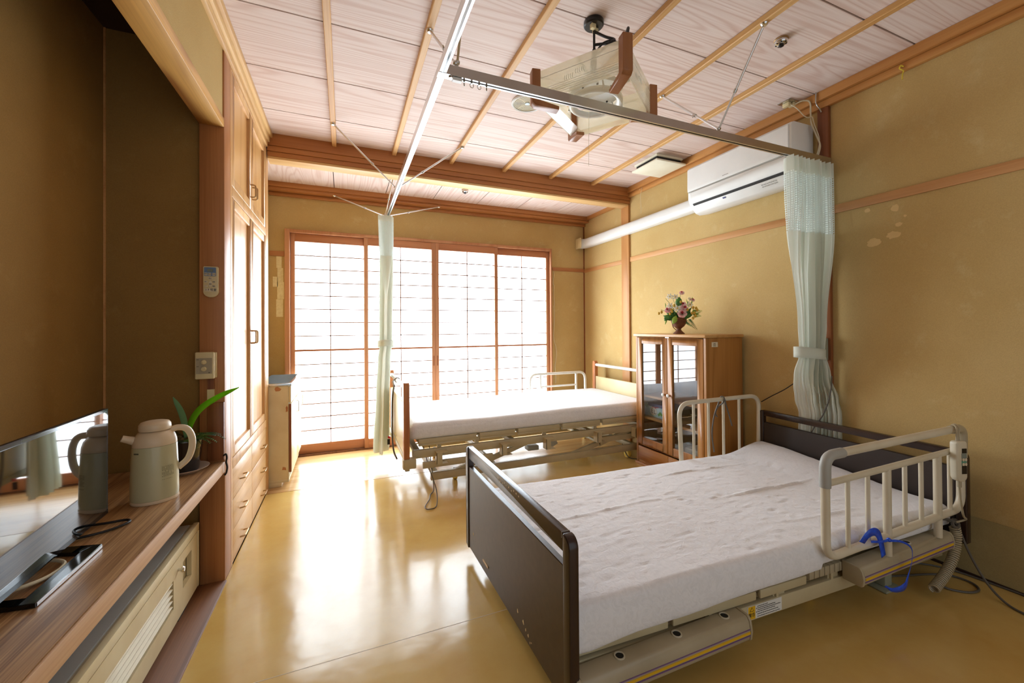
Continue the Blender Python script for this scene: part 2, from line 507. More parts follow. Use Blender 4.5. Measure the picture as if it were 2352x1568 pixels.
M['shoji_wood_x'] = wood('shoji frame across', sr(184, 124, 84), sr(158, 98, 62), 'x', .5, 5, .5)
M['kumiko'] = wood('shoji lattice', sr(150, 108, 82), sr(128, 86, 62), 'x', .6, 4, .5)
M['paper'] = shoji_paper('backlit shoji paper')
M['closet'] = wood('closet ply', sr(224, 178, 116), sr(204, 150, 88), 'z', .40, 6, .45, coat=.1)
M['closet_f'] = wood('closet frame', sr(222, 176, 116), sr(198, 146, 88), 'z', .42, 6, .45, coat=.08)
M['closet_x'] = wood('closet drawer', sr(226, 184, 126), sr(206, 158, 100), 'y', .42, 6, .45, coat=.08)
M['shelf'] = wood('worn shelf top', sr(206, 164, 116), sr(122, 80, 46), 'y', .36, 12, .62, coat=.15, fcon=.04, scale=1.5)
M['shelf_edge'] = wood('shelf edge', sr(204, 162, 118), sr(178, 132, 90), 'y', .55, 5, .5)
M['sill'] = wood('sill board', sr(128, 84, 50), sr(96, 58, 32), 'y', .5, 8, .5)
M['cab'] = wood('oak cabinet', sr(182, 126, 66), sr(152, 98, 46), 'z', .38, 8, .5, coat=.15)
M['cab_y'] = wood('oak cabinet rail', sr(196, 142, 84), sr(166, 108, 58), 'y', .38, 8, .5, coat=.15)
M['cab_top'] = wood('oak cabinet top', sr(206, 158, 98), sr(178, 124, 68), 'y', .35, 8, .5, coat=.2)
M['cab_in'] = wood('cabinet inside', sr(120, 76, 42), sr(92, 54, 28), 'z', .6, 6, .4)
M['bedwood'] = wood('bed post wood', sr(196, 130, 78), sr(164, 96, 52), 'z', .38, 9, .4)
M['white_pl'] = mat('white plastic', sr(232, 232, 228), .35, c2=sr(226, 226, 222))
M['white_metal'] = mat('white painted steel', sr(226, 224, 214), .35, c2=sr(216, 212, 200))
M['cream'] = mat('cream paint', sr(222, 206, 164), .45, c2=sr(210, 190, 144))
M['cream_p'] = mat('cream plastic', sr(222, 204, 158), .4, c2=sr(214, 194, 146))
M['vent'] = mat('vent plastic', sr(242, 238, 218), .4, c2=sr(234, 229, 206))
M['beige'] = mat('beige painted steel', sr(196, 182, 146), .42, c2=sr(184, 168, 132))
M['beige2'] = mat('beige bed rail enamel', sr(214, 204, 182), .32, c2=sr(204, 192, 166))
M['beige_d'] = mat('grey beige moulding', sr(176, 162, 134), .4, c2=sr(164, 150, 122))
M['grey_pl'] = mat('grey plastic', sr(166, 164, 156), .5)
M['green_grey'] = mat('green grey plate', sr(150, 150, 128), .5)
M['chrome'] = mat('chrome', (.75, .75, .75), .16, 1.0)
M['alu'] = mat('anodised aluminium', (.55, .53, .50), .34, 1.0)
M['alu_w'] = mat('bright aluminium', (.80, .80, .80), .28, 1.0)
M['steel'] = mat('stainless steel', (.62, .63, .62), .22, 1.0, bump=.05)
M['bronze'] = mat('bronze handle', sr(190, 160, 118), .32, .8)
M['black'] = mat('black plastic', sr(18, 17, 17), .3)
M['black_m'] = mat('matt black', sr(24, 22, 20), .6)
M['gloss_black'] = mat('gloss black', sr(8, 8, 9), .06, c2=sr(8, 8, 9))
M['screen'] = mat('screen glass', sr(7, 8, 10), .03, c2=sr(6, 7, 9), spec=1.0, coat=.6)
M['clear_edge'] = mat('clear acrylic bezel', sr(70, 72, 78), .08, .3)
M['brown_pnl'] = mat('dark brown panel', sr(72, 56, 42), .36, c2=sr(64, 49, 36), vs=40, bump=.1, bs=500)
M['brown_edge'] = mat('dark brown edge', sr(52, 34, 26), .25, c2=sr(44, 28, 22))
M['head_pnl'] = mat('near black panel', sr(48, 36, 30), .45, c2=sr(42, 31, 26))
M['sheet'] = sheet('white sheet', sr(238, 237, 240))
M['sheet2'] = sheet('fine white sheet', sr(240, 239, 242))
M['curtain'] = cloth('pale green curtain', sr(240, 243, 232), .42)
M['net'] = cloth('curtain net', sr(238, 246, 240), .3, (90, 26, .66))
M['net2'] = cloth('curtain net wide', sr(238, 246, 240), .3, (130, 26, .66))
M['thermos'] = mat('thermos body', sr(196, 190, 152), .3, c2=sr(190, 183, 144), coat=.4)
M['thermos_t'] = mat('thermos top', sr(226, 204, 172), .35, c2=sr(218, 195, 162))
M['ink'] = mat('dark print', sr(48, 42, 30), .6)
M['pot'] = mat('black glazed pot', sr(16, 15, 15), .12, c2=sr(22, 20, 20), coat=.6)
M['saucer'] = mat('pale saucer', sr(206, 184, 168), .3)
M['soil'] = mat('mossy soil', sr(120, 96, 52), .95, c2=sr(66, 48, 26), vs=90, bump=.8, bs=160)
M['leaf'] = cloth('strap leaf', sr(150, 214, 50), .4, weave=30)
M['leaf_b'] = cloth('blue green leaf', sr(130, 170, 120), .3, weave=20)
M['fern'] = mat('fern green', sr(86, 116, 40), .5, c2=sr(38, 70, 34), vs=30)
M['fern_d'] = mat('dark fern green', sr(40, 58, 26), .5, c2=sr(24, 38, 18), vs=30)
M['acrylic'] = thin_glass('cream acrylic', (1, .99, .94), .52, .12, sr(255, 252, 236), refl=.03)
M['acrylic_l'] = thin_glass('clear cream acrylic', (1, .99, .95), .16, .12, sr(255, 252, 236), refl=.03)
M['glass'] = thin_glass('cabinet glass', (.90, .92, .92), refl=.10)
M['tube'] = mat('fluorescent tube', sr(244, 244, 240), .25)
M['lamp_wood'] = wood('lamp corner wood', sr(164, 108, 66), sr(140, 86, 48), 'z', .4, 5, .4)
M['yellow'] = mat('yellow', sr(226, 176, 20), .5)
M['yellow_pl'] = mat('yellowed plastic', sr(244, 212, 96), .5)
M['purple'] = mat('purple stripe', sr(128, 96, 140), .5)
M['blue'] = mat('blue ribbon', sr(26, 90, 226), .3, c2=sr(18, 66, 190), vs=60)
M['teal'] = mat('teal pad', sr(90, 150, 126), .5)
M['blue_grey'] = mat('blue grey panel', sr(104, 128, 160), .4)
M['lcd'] = mat('grey display', sr(130, 138, 128), .2)
M['paper_w'] = mat('paper label', sr(224, 208, 178), .7)
M['paper_white'] = mat('white paper', sr(226, 224, 218), .7)
M['tape'] = mat('old masking tape', sr(236, 224, 184), .6, c2=sr(224, 208, 160), vs=40)
M['cord_w'] = mat('white cord', sr(214, 202, 172), .5)
M['cord_g'] = mat('grey cord', sr(92, 86, 78), .5)
M['cord_b'] = mat('black cord', sr(20, 18, 18), .5)
M['petal'] = mat('white petal', sr(244, 242, 234), .6, c2=sr(228, 228, 214))
M['rose'] = mat('pink rose', sr(252, 226, 222), .6, c2=sr(240, 150, 150), vs=45, lo=.3, hi=.55)
M['rose_in'] = mat('deep pink rose heart', sr(226, 82, 92), .6, c2=sr(200, 56, 70))
M['bud'] = mat('yellow bud', sr(226, 190, 80), .6, c2=sr(200, 160, 50))
M['fl_leaf'] = mat('silk leaf', sr(84, 140, 60), .5, c2=sr(46, 96, 40), vs=30)
M['fl_light'] = mat('light silk leaf', sr(158, 190, 70), .5, c2=sr(120, 160, 56), vs=30)
M['wicker'] = mat('wicker', sr(140, 86, 52), .6, c2=sr(98, 54, 30), vs=60, stretch=(1, 1, 6), bump=.6, bs=120)
M['tissue'] = mat('tissue box print', sr(200, 222, 232), .5, c2=sr(140, 186, 190), vs=18)
M['green'] = mat('leaf print', sr(110, 170, 80), .5)
M['red'] = mat('red print', sr(200, 50, 60), .5)
M['navy'] = mat('navy print', sr(50, 52, 110), .5)
M['string'] = mat('white string', sr(236, 226, 196), .7)
M['ystring'] = mat('yellow string', sr(222, 198, 60), .7)

# ------------------------------------------------------------------ the room
XL, XR, YW, ZC = -0.51, 2.66, 4.167, 2.54
YB = -1.6                                # the room goes on behind the camera; its end wall is left out to let the world fill in
ST = dict(kind='structure')

def struct(name, b, m, **k):
    return b.build(name, m, kind='structure', **k)

struct('floor', MB().box(XL, XR, YB, 3.268, -.06, 0), M['floor'])
FL = bpy.data.objects['floor']
MB().box(XL, XR, 1.5490, 1.5515, -.001, .0004).build('weld_seam', M['paper_w'], FL)
struct('floor', MB().box(-1.0, XR, 3.274, YW + .06, -.06, 0), M['engawa'])
struct('floor', MB().box(-1.1, XR + .1, YB, 4.3, -.12, -.061), M['dark'])
struct('wall_right', MB().box(XR, XR + .1, YB, 4.3, -.1, 2.62), M['wall'])
WR = bpy.data.objects['wall_right']
random.seed(14)
b = MB()
for y, z, ry, rz_ in ((1.284, 1.598, .034, .024), (1.198, 1.622, .032, .020), (1.176, 1.672, .016, .012), (1.190, 1.760, .018, .020), (1.312, 1.780, .014, .012), (1.15, 1.71, .007, .006)):
    b.add([(XR - .0006, y + ry * random.uniform(.75, 1.15) * cos(k * pi / 9), z + rz_ * random.uniform(.75, 1.15) * sin(k * pi / 9)) for k in range(18)], [tuple(range(18))])
b.build('plaster_patch', M['patch'], WR, fixn=False, flat=True)
b = MB()
b.box(-1.1, -.5, YW, YW + .1, -.1, 2.62); b.box(2.224, XR + .1, YW, YW + .1, -.1, 2.62)
b.box(-.5, 2.224, YW, YW + .1, 2.06, 2.62)
struct('wall_back', b, M['wall'])
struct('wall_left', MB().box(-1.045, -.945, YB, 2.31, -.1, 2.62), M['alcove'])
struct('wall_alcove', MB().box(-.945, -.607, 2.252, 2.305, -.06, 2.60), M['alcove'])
struct('wall_left', MB().box(-.545, -.516, YB, 2.224, 2.125, 2.56), M['wall'])           # small wall over the lintel
struct('wall_left', MB().box(-1.1, -.64, 3.39, YW, -.1, 2.62), M['wall'])
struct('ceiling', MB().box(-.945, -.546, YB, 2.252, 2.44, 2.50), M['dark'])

# main ceiling: boards laid across, dark joints between them
b = MB()
seams = [2.938 - .4633 * k for k in range(-0, 10)]
edges = [3.30] + seams + [YB]
for i in range(len(edges) - 1):
    y1, y0 = edges[i] - (.004 if i else 0), edges[i + 1] + .004
    if y1 - y0 > .02: b.box(-.50, XR, y0, y1, ZC, ZC + .012)
struct('ceiling', b, M['ceil'])
struct('ceiling', MB().box(-.56, XR, YB, 4.2, ZC + .02, ZC + .05), M['dark'])
b = MB()
xs = [-.64, -.085, .368, .822, 1.277, 1.73, 2.18, XR]
for i in range(len(xs) - 1): b.box(xs[i] + .003, xs[i + 1] - .003, 3.42, YW, 2.442, 2.452)
struct('ceiling', b, M['ceil2'])
struct('ceiling', MB().box(-.9, XR, 3.42, YW, 2.462, 2.48), M['dark'])

for i, x in enumerate((-.052, .380, .837, 1.307, 1.765, 2.222)):
    struct('trim_%d' % (i + 1), MB().box(x - .032, x, YB, 3.305, 2.51, ZC), M['batten'], bevel=.003, seg=1)

# cornices and beams
b = MB(); b.box(2.612, XR, YB, 3.31, 2.487, ZC); b.box(2.632, XR, YB, 3.31, 2.445, 2.486)
struct('trim_7', b, M['cornice_y'], bevel=.004)
b = MB(); b.box(-.53, -.498, YB, 3.30, 2.437, 2.470); b.box(-.53, -.486, YB, 3.30, 2.471, 2.505); b.box(-.53, -.470, YB, 3.30, 2.506, ZC)
struct('trim_8', b, M['cornice_l'], bevel=.003)
b = MB(); b.box(-.505, XR, 3.296, 3.43, 2.456, 2.56); b.box(-.505, XR, 3.303, 3.43, 2.418, 2.4545); b.box(-.505, XR, 3.310, 3.43, 2.384, 2.4165)
struct('trim_9', b, M['beam'], bevel=.003)
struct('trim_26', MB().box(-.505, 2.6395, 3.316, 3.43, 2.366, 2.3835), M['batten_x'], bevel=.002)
b = MB(); b.box(-.62, XR, 4.045, YW, 2.40, 2.46); b.box(-.62, XR, 4.06, YW, 2.375, 2.399); b.box(-.62, XR, 4.13, YW, 2.345, 2.374)
struct('trim_10', b, M['beam'], bevel=.003)
struct('trim_11', MB().box(2.625, XR, 3.43, 4.05, 2.405, 2.45), M['cornice_y'], bevel=.003)
# posts and wall rails on the right wall
struct('trim_12', MB().box(2.640, XR, 3.315, 3.432, 0, 2.384), M['post'], bevel=.003)
struct('trim_13', MB().box(2.636, XR, 1.487, 1.548, 0, 2.445), M['redpost'], bevel=.003)
struct('trim_14', MB().box(2.652, XR, 1.549, 3.313, 1.803, 1.850), M['nageshi'], bevel=.002)
struct('trim_15', MB().box(2.650, XR, YB, 1.485, 1.805, 1.853), M['nageshi'], bevel=.002)
struct('trim_16', MB().box(2.652, XR, 3.434, YW, 1.798, 1.842), M['nageshi'], bevel=.002)
struct('trim_17', MB().box(2.226, XR, 4.158, YW, 1.806, 1.846), M['nageshi_x'], bevel=.002)
struct('trim_18', MB().box(-.62, -.502, 4.158, YW, 1.806, 1.852), M['nageshi_x'], bevel=.002)
struct('trim_19', MB().box(2.648, XR, 4.155, YW, 0, 2.345), M['redpost'])
struct('baseboard_right', MB().box(2.652, XR, YB, 1.485, 0, .272), M['dado'])
struct('trim_20', MB().box(2.646, XR, YB, 1.485, 0, .012), M['dark'])
# alcove: post, lintel, sill board
struct('trim_21', MB().box(-.606, XL, 2.225, 2.331, 0, 2.437), M['alcove_post'], bevel=.003)
struct('trim_22', MB().box(-.606, XL, YB, 2.224, 2.080, 2.124), M['lintel'], bevel=.004)
struct('trim_23', MB().box(-.945, -.502, YB, 2.224, -.06, .006), M['sill'], bevel=.003)
struct('trim_27', MB().box(-.945, -.939, 2.246, 2.252, .548, 2.44), M['nageshi'])
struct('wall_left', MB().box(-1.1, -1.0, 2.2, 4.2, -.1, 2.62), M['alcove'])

# ------------------------------------------------------------------ shoji window
wf = MB()
wf.box(-.494, -.4545, 4.098, YW + .08, 0, 2.046); wf.box(2.1725, 2.186, 4.098, YW + .08, 0, 2.046); wf.box(-.499, -.4941, YW - .01, YW + .08, 0, 2.046); wf.box(2.1861, 2.2235, YW - .003, YW + .08, 0, 2.046)
wf.box(-.4544, 2.1724, 4.098, YW + .08, 2.018, 2.046); wf.box(-.499, 2.2235, YW - .003, YW + .08, 2.0461, 2.0595)
struct('trim_24', wf, M['shoji_wood'], bevel=.003)
struct('trim_25', MB().box(-.455, 2.172, 4.10, YW + .08, 0, .012), M['sill'])
def shoji(n, x0, x1, y):
    z0, z1, w = .014, 2.016, .036
    root = thing('window_%d' % n, ((x0 + x1) / 2, y, 0), None, None, kind='structure')
    fr = MB(); fr.box(x0, x0 + w, y - .015, y + .015, z0, z1); fr.box(x1 - w, x1, y - .015, y + .015, z0, z1)
    fr.build('stile', M['shoji_wood'], root, bevel=.002)
    rl = MB(); rl.box(x0 + w, x1 - w, y - .015, y + .015, z0, .098); rl.box(x0 + w, x1 - w, y - .015, y + .015, 1.945, z1)
    rl.box(x0 + w, x1 - w, y - .012, y + .012, .944, .962)
    rl.build('rail', M['shoji_wood_x'], root, bevel=.002)
    k = MB(); xm = (x0 + x1) / 2
    for a, c, q in ((.098, .944, 7), (.962, 1.945, 8)):
        for i in range(1, q):
            z = a + (c - a) * i / q
            k.box(x0 + w, x1 - w, y - .004, y + .008, z - .0042, z + .0042)
        k.box(xm - .0042, xm + .0042, y - .004, y + .008, a, c)
    k.build('lattice', M['kumiko'], root)
    MB().box(x0 + w - .004, x1 - w + .004, y + .0085, y + .0105, .094, 1.949).build('paper', M['paper'], root)
    return root
shoji(1, -.452, .205, 4.155)
s2 = shoji(2, .172, .852, 4.118)
s3 = shoji(3, .853, 1.530, 4.118)
shoji(4, 1.497, 2.170, 4.155)
for s, x in ((s2, .834), (s3, .871)):
    MB().box(x - .006, x + .006, 4.1015, 4.106, .77, .87).build('finger_pull', M['redpost'], s)
# unseen board added outside the shoji to keep the light in the room
struct('wall_back', MB().box(-.6, 2.3, 4.26, 4.30, -.1, 2.2), M['white_pl'])

# ------------------------------------------------------------------ built-in closet
cl = thing('closet', (-.55, 2.85, 0), 'tall built-in timber closet with four panelled doors over six drawers, left of the window', 'closet')
MB().box(-.99, -.536, 2.334, 3.372, .002, 2.435).build('body', M['closet'], cl)
b = MB()
b.box(-.536, XL, 2.333, 2.361, .001, 2.435); b.box(-.536, XL, 3.275, 3.375, .001, 2.435)
b.box(-.536, -.509, 2.362, 3.274, 1.803, 1.856); b.box(-.536, -.509, 2.362, 3.274, .468, .520)
b.box(-.536, XL, 2.362, 3.274, 2.426, 2.436); b.box(-.536, -.514, 2.362, 3.274, .001, .010)
b.build('face_frame', M['closet_f'], cl, bevel=.002)
def closet_door(y0, y1, z0, z1, hy, hz):
    w = .048
    d = MB(); d.box(-.535, -.511, y0, y0 + w, z0, z1); d.box(-.535, -.511, y1 - w, y1, z0, z1)
    d.box(-.535, -.511, y0 + w, y1 - w, z0, z0 + w); d.box(-.535, -.511, y0 + w, y1 - w, z1 - w, z1)
    dd = d.build('door', M['closet_f'], cl, bevel=.003)
    MB().box(-.535, -.524, y0 + w, y1 - w, z0 + w, z1 - w).build('panel', M['closet'], dd)
    pts = round_path([(-.512, hy, hz - .036), (-.484, hy, hz - .036), (-.484, hy, hz + .036), (-.512, hy, hz + .036)], .012)
    MB().tube(pts, .0045, 8).build('handle', M['bronze'], dd)
closet_door(2.364, 2.814, 1.860, 2.424, 2.790, 1.965)
closet_door(2.818, 3.272, 1.860, 2.424, 2.842, 1.965)
closet_door(2.364, 2.814, .523, 1.800, 2.790, 1.105)
closet_door(2.818, 3.272, .523, 1.800, 2.842, 1.105)
for z0, z1 in ((.316, .465), (.163, .312), (.012, .159)):
    for y0, y1 in ((2.364, 2.814), (2.818, 3.272)):
        d = MB().box(-.535, -.511, y0, y1, z0, z1).build('drawer', M['closet_x'], cl, bevel=.002)
        ym, zm = (y0 + y1) / 2 - .03 * (y0 < 2.5) + .08 * (y0 > 2.5), z0 + .052
        pts = round_path([(-.512, ym - .042, zm), (-.488, ym - .042, zm + .004), (-.488, ym + .042, zm + .004), (-.512, ym + .042, zm)], .01)
        MB().tube(pts, .004, 8).build('handle', M['bronze'], d)

# ------------------------------------------------------------------ sink unit behind the closet
su = thing('sink_unit', (-.5, 3.75, 0), 'low cream kitchen unit with steel sink top, squeezed between closet and window', 'sink')
x0, x1, y0, y1, zt = -.610, -.384, 3.386, 4.075, .752
b = MB(); b.box(x0, x1, y0, y0 + .018, .03, zt - .02); b.box(x0, x1, y1 - .018, y1, .03, zt - .02)
b.box(x0, x0 + .018, y0, y1, .03, zt - .02); b.box(x0, x1, y0, y1, .03, .05); b.box(x0, x1 - .045, y0, y1, 0, .03)
b.build('body', M['cream'], su, bevel=.002)
for ya, yb in ((y0 + .004, (y0 + y1) / 2 - .002), ((y0 + y1) / 2 + .002, y1 - .004)):
    d = MB().box(x1 + .001, x1 + .019, ya, yb, .10, .60).build('door', M['cream'], su, bevel=.002)
    hy = yb - .045
    pts = round_path([(x1 + .018, hy, .49), (x1 + .040, hy, .49), (x1 + .040, hy, .575), (x1 + .018, hy, .575)], .012)
    MB().tube(pts, .0045, 8).build('handle', M['chrome'], d)
MB().box(x1 + .0205, x1 + .0225, y0 + .0045, y0 + .0052, .11, .59)
MB().box(x1 + .002, x1 + .018, y0 - .001, y0 + .0035, .10, .60).build('door_edge', M['redpost'], su, label='bare brown edge of the sink unit door')
MB().box(x1 + .001, x1 + .016, y0 + .004, y1 - .004, .61, zt - .024).build('apron', M['cream'], su)
random.seed(6)
for x, z, r, q in ((-.455, .712, .024, .020), (-.395, .560, .010, .030), (-.525, .47, .006, .020), (-.53, .20, .014, .016), (-.415, .13, .018, .016)):
    b = MB().add([(x + r * random.uniform(.5, 1.2) * cos(k * 2 * pi / 8), y0 - .0006, z + q * random.uniform(.4, 1.2) * sin(k * 2 * pi / 8)) for k in range(8)], [tuple(range(8))])
    b.build('paint_chip', M['nageshi_x'], su, fixn=False, flat=True)
b = MB(); t = .022
b.box(x0, x1 + .02, y0 - .004, y0 + t, zt - .02, zt); b.box(x0, x1 + .02, y1 - t, y1, zt - .02, zt)
b.box(x0, x0 + t, y0 + t, y1 - t, zt - .02, zt); b.box(x1 + .02 - t, x1 + .02, y0 + t, y1 - t, zt - .02, zt)
b.box(x0 + t - .002, x1 + .02 - t + .002, y0 + t - .002, y1 - t + .002, zt - .16, zt - .155)
for a in ((x0 + t - .003, x0 + t, y0 + t, y1 - t), (x1 + .02 - t, x1 + .023 - t, y0 + t, y1 - t), (x0 + t, x1 + .02 - t, y0 + t - .003, y0 + t), (x0 + t, x1 + .02 - t, y1 - t, y1 - t + .003)):
    b.box(*a, zt - .16, zt - .02)
b.build('sink_basin', M['steel'], su, bevel=.002)

# ------------------------------------------------------------------ shelf, heater, post fittings
sh = thing('shelf', (-.73, .8, .497), 'long worn wooden counter shelf across the dark alcove', 'shelf')
MB().box(-.944, -.518, YB, 2.223, .497, .547).build('top', M['shelf'], sh)
MB().box(-.5175, XL, YB, 2.223, .497, .5465).build('front_edge', M['shelf_edge'], sh, bevel=.003)

ht = thing('heater', (-.74, 1.3, .006), 'long beige metal heater with louvred grille under the wooden shelf', 'heater')
HX = -.596
MB().box(-.90, HX - .022, .30, 2.185, .03, .296).build('casing', M['beige'], ht)
MB().box(-.90, HX - .03, .30, 2.17, .2965, .303).build('top_plate', M['grey_pl'], ht)
b = MB()
yA, yB_, gz0, gz1 = .72, 1.905, .10, .206
b.box(HX - .02, HX, .30, 2.185, .272, .304); b.box(HX - .02, HX, 2.168, 2.185, .03, .271)
b.build('rim', M['cream'], ht, bevel=.002)
b = MB()
b.box(HX - .02, HX - .003, .30, yA, .03, .266); b.box(HX - .02, HX - .003, yA, yB_, gz1, .266); b.box(HX - .02, HX - .003, yA, yB_, .03, gz0)
hy0, hy1, hz0, hz1 = 2.000, 2.098, .122, .226
b.box(HX - .02, HX - .003, yB_, hy0, .03, .266); b.box(HX - .02, HX - .003, hy0, hy1, hz1, .266); b.box(HX - .02, HX - .003, hy0, hy1, .03, hz0)
b.box(HX - .02, HX - .003, hy1, 2.166, .03, .266)
b.build('front_panel', M['cream'], ht)
b = MB()
for i in range(5):
    z = gz0 + .012 + i * (gz1 - gz0 - .02) / 4
    b.prism([(HX - .020, z + .006), (HX - .005, z - .004), (HX - .004, z - .001), (HX - .019, z + .009)], 'y', yA + .002, yB_ - .002)
b.build('grille', M['cream'], ht)
MB().box(HX - .0215, HX - .0205, yA, yB_, gz0, gz1).build('grille_back', M['black_m'], ht)
MB().box(HX - .0215, HX - .0205, hy0, hy0 + .03, hz0, hz1).build('control_recess', M['black_m'], ht)
b = MB(); b.cyl((HX - .004, 1.950, .222), (HX + .008, 1.950, .222), .005); b.lathe([(0, 0), (.010, 0), (.011, .005), (.008, .010), (0, .011)], (HX + .008, 1.950, .222), 16, M=Matrix.Rotation(rad(90), 4, 'Y'))
b.build('knob', M['chrome'], ht)
for y in (.5, 1.25, 1.98):
    MB().box(HX - .05, HX - .012, y, y + .09, .006, .030).build('foot', M['black_m'], ht)

# remote control in its place on the post
PF = 2.2248
def rounded_poly(x0, x1, z0, z1, rt, rb, n=8):
    P = []
    for cx, cz, r, a in ((x1 - rt, z1 - rt, rt, 0), (x0 + rt, z1 - rt, rt, 90), (x0 + rb, z0 + rb, rb, 180), (x1 - rb, z0 + rb, rb, 270)):
        P += [(cx + r * cos(rad(a + 90 * k / n)), cz + r * sin(rad(a + 90 * k / n))) for k in range(n + 1)]
    return P
rm = thing('remote_control', (-.559, PF, 1.296), 'cream air conditioner remote marked with room number 17, on the dark post', 'remote control')
x0, x1, z0, z1 = -.5875, -.5305, 1.296, 1.435
MB().prism(rounded_poly(x0, x1, z0, z1, .006, .026), 'y', PF - .016, PF - .001).build('case', M['cream_p'], rm, bevel=.002)
yf = PF - .0162
def px(u): return x0 + u * (x1 - x0)
def pz(w): return z1 - w * (z1 - z0)
MB().prism(rounded_poly(px(.07), px(.86), pz(.315), pz(.03), .003, .003), 'y', yf - .0006, yf).build('display_panel', M['blue_grey'], rm)
MB().box(px(.28), px(.66), yf - .0012, yf - .0007, pz(.175), pz(.085)).build('display', M['lcd'], rm)
b = MB()
for u0 in (.10, .34, .62): b.box(px(u0), px(u0 + .2), yf - .0018, yf - .0006, pz(.295), pz(.21))
b.prism(rounded_poly(px(.34), px(.62), pz(.425), pz(.36), .003, .003), 'y', yf - .0016, yf)
for u0, w0 in ((.10, .47), (.62, .47), (.10, .61), (.62, .61)): b.prism(rounded_poly(px(u0), px(u0 + .2), pz(w0 + .065), pz(w0), .003, .003), 'y', yf - .0016, yf)
b.prism([(px(.48), pz(.46)), (px(.37), pz(.53)), (px(.37), pz(.62)), (px(.48), pz(.69)), (px(.59), pz(.62)), (px(.59), pz(.53))], 'y', yf - .0016, yf)
b.build('buttons', M['paper_w'], rm)
RX = Matrix.Rotation(rad(90), 4, 'X')
def on_post(u, w, off=.002): return Matrix.Translation((px(u), yf - off, pz(w))) @ RX
text_mesh('暖房', .0052, 'print', M['ink'], rm, on_post(.20, .252)); text_mesh('除湿', .0052, 'print', M['ink'], rm, on_post(.44, .252)); text_mesh('冷房', .0052, 'print', M['ink'], rm, on_post(.72, .252))
text_mesh('停止', .0055, 'print', M['ink'], rm, on_post(.48, .392)); text_mesh('温度', .005, 'print', M['ink'], rm, on_post(.48, .575))
text_mesh('切ー', .005, 'print', M['ink'], rm, on_post(.20, .502)); text_mesh('入ー', .005, 'print', M['ink'], rm, on_post(.20, .642))
text_mesh('風速', .005, 'print', M['ink'], rm, on_post(.72, .502)); text_mesh('風向', .005, 'print', M['ink'], rm, on_post(.72, .642))
lb = MB().box(px(.10), px(.90), yf - .0006, yf, pz(.815), pz(.715)).build('room_label', M['paper_w'], rm)
for ch, u in (('1', .20), ('7', .36), ('号', .57), ('室', .79)): text_mesh(ch, .0125, 'room_number', M['ink'], rm, on_post(u, .765, .0009))

# heater thermostat with two dials
tb = thing('thermostat', (-.57, PF, .928), 'cream wall thermostat box with two round dials, on the dark post', 'thermostat')
x0, x1, z0, z1 = -.612, -.541, .930, 1.050
MB().box(x0 + .004, x1 + .004, PF - .022, PF - .001, z0 + .003, z1 - .002).build('backplate', M['cream_p'], tb, bevel=.003)
MB().box(x0, x1, PF - .040, PF - .0225, z0, z1).build('cover', M['cream_p'], tb, bevel=.005, seg=3)
yf = PF - .0402
MB().box(px(.07), px(.9), yf - .0008, yf, pz(.80), pz(.22)).build('face_plate', M['beige_d'], tb)
for w, a in ((.37, 65), (.62, 160)):
    Mx = Matrix.Rotation(rad(90), 4, 'X')
    k = MB(); k.lathe([(0, 0), (.0105, 0), (.0098, .007), (0, .0075)], (px(.48), yf - .0009, pz(w)), 24, M=Mx)
    k.obox((px(.48), yf - .009, pz(w)), (.017, .006, .0075), Matrix.Rotation(rad(a), 3, 'Y'))
    k.build('dial', M['cream_p'], tb, bevel=.001, seg=1)
b = MB(); b.box(px(.10), px(.22), yf - .0013, yf - .0009, pz(.285), pz(.27)); b.box(px(.10), px(.22), yf - .0013, yf - .0009, pz(.535), pz(.52)); b.box(px(.72), px(.80), yf - .003, yf - .0009, pz(.77), pz(.75))
b.build('print', M['ink'], tb)
# covered cable below it
cc = thing('cable_cover', (-.557, PF, .548), 'narrow wooden cable duct below the thermostat, pale at its upper end', 'cable duct')
MB().box(-.573, -.548, PF - .010, PF - .001, .820, .928).build('duct', M['redpost'], cc)
MB().box(-.574, -.547, PF - .011, PF - .0012, .820, .880).build('pale_end', M['cream_p'], cc, label='pale plastic end of the cable duct')
MB().box(-.573, -.511, PF - .012, PF - .001, .556, .819).build('cover_board', M['redpost'], cc, bevel=.002)

hk = MB().tube(spline([(-.513, 2.215, .575), (-.503, 2.212, .582), (-.500, 2.214, .565), (-.503, 2.216, .545), (-.499, 2.216, .522), (-.502, 2.214, .498), (-.508, 2.214, .487)], 6), .004, 8)
hk.build('wire_hook', M['black_m'], org=(-.503, 2.214, .487), label='small black wire hook at the far end of the shelf', cat='hook')

# ------------------------------------------------------------------ television and what stands on the shelf
TZ = .547
tv = thing('television', (-.70, 1.35, TZ), 'thin black flat television with clear bezel on the shelf, reflecting the window', 'television')
TX, y0, y1, z0, z1 = -.690, 1.040, 1.668, .576, .905
TXF = Matrix.Translation((-.690, 1.676, 0)) @ Matrix.Rotation(rad(2.0), 4, 'Z') @ Matrix.Translation((.690, -1.676, 0))
MB(TXF).box(TX - .014, TX - .004, y0, y1, z0, z1).build('back_shell', M['black'], tv, bevel=.003)
MB(TXF).box(TX - .0038, TX, y0, y1, z0, z1).build('bezel', M['clear_edge'], tv, bevel=.0015, seg=1)
MB(TXF).box(TX + .0002, TX + .0012, y0 + .014, y1 - .014, z0 + .014, z1 - .010).build('screen', M['screen'], tv)
MB(TXF).box(TX + .0002, TX + .0014, y0 + .004, y1 - .004, z0 + .002, z0 + .0135).build('lower_trim', M['gloss_black'], tv)
b = MB()
bx0, bx1, by0, by1, r = -.800, -.624, 1.215, 1.478, .032
outer = [(bx0, by0 + .02), (bx1, by0), (bx1, by1), (bx0, by1 + .04)]
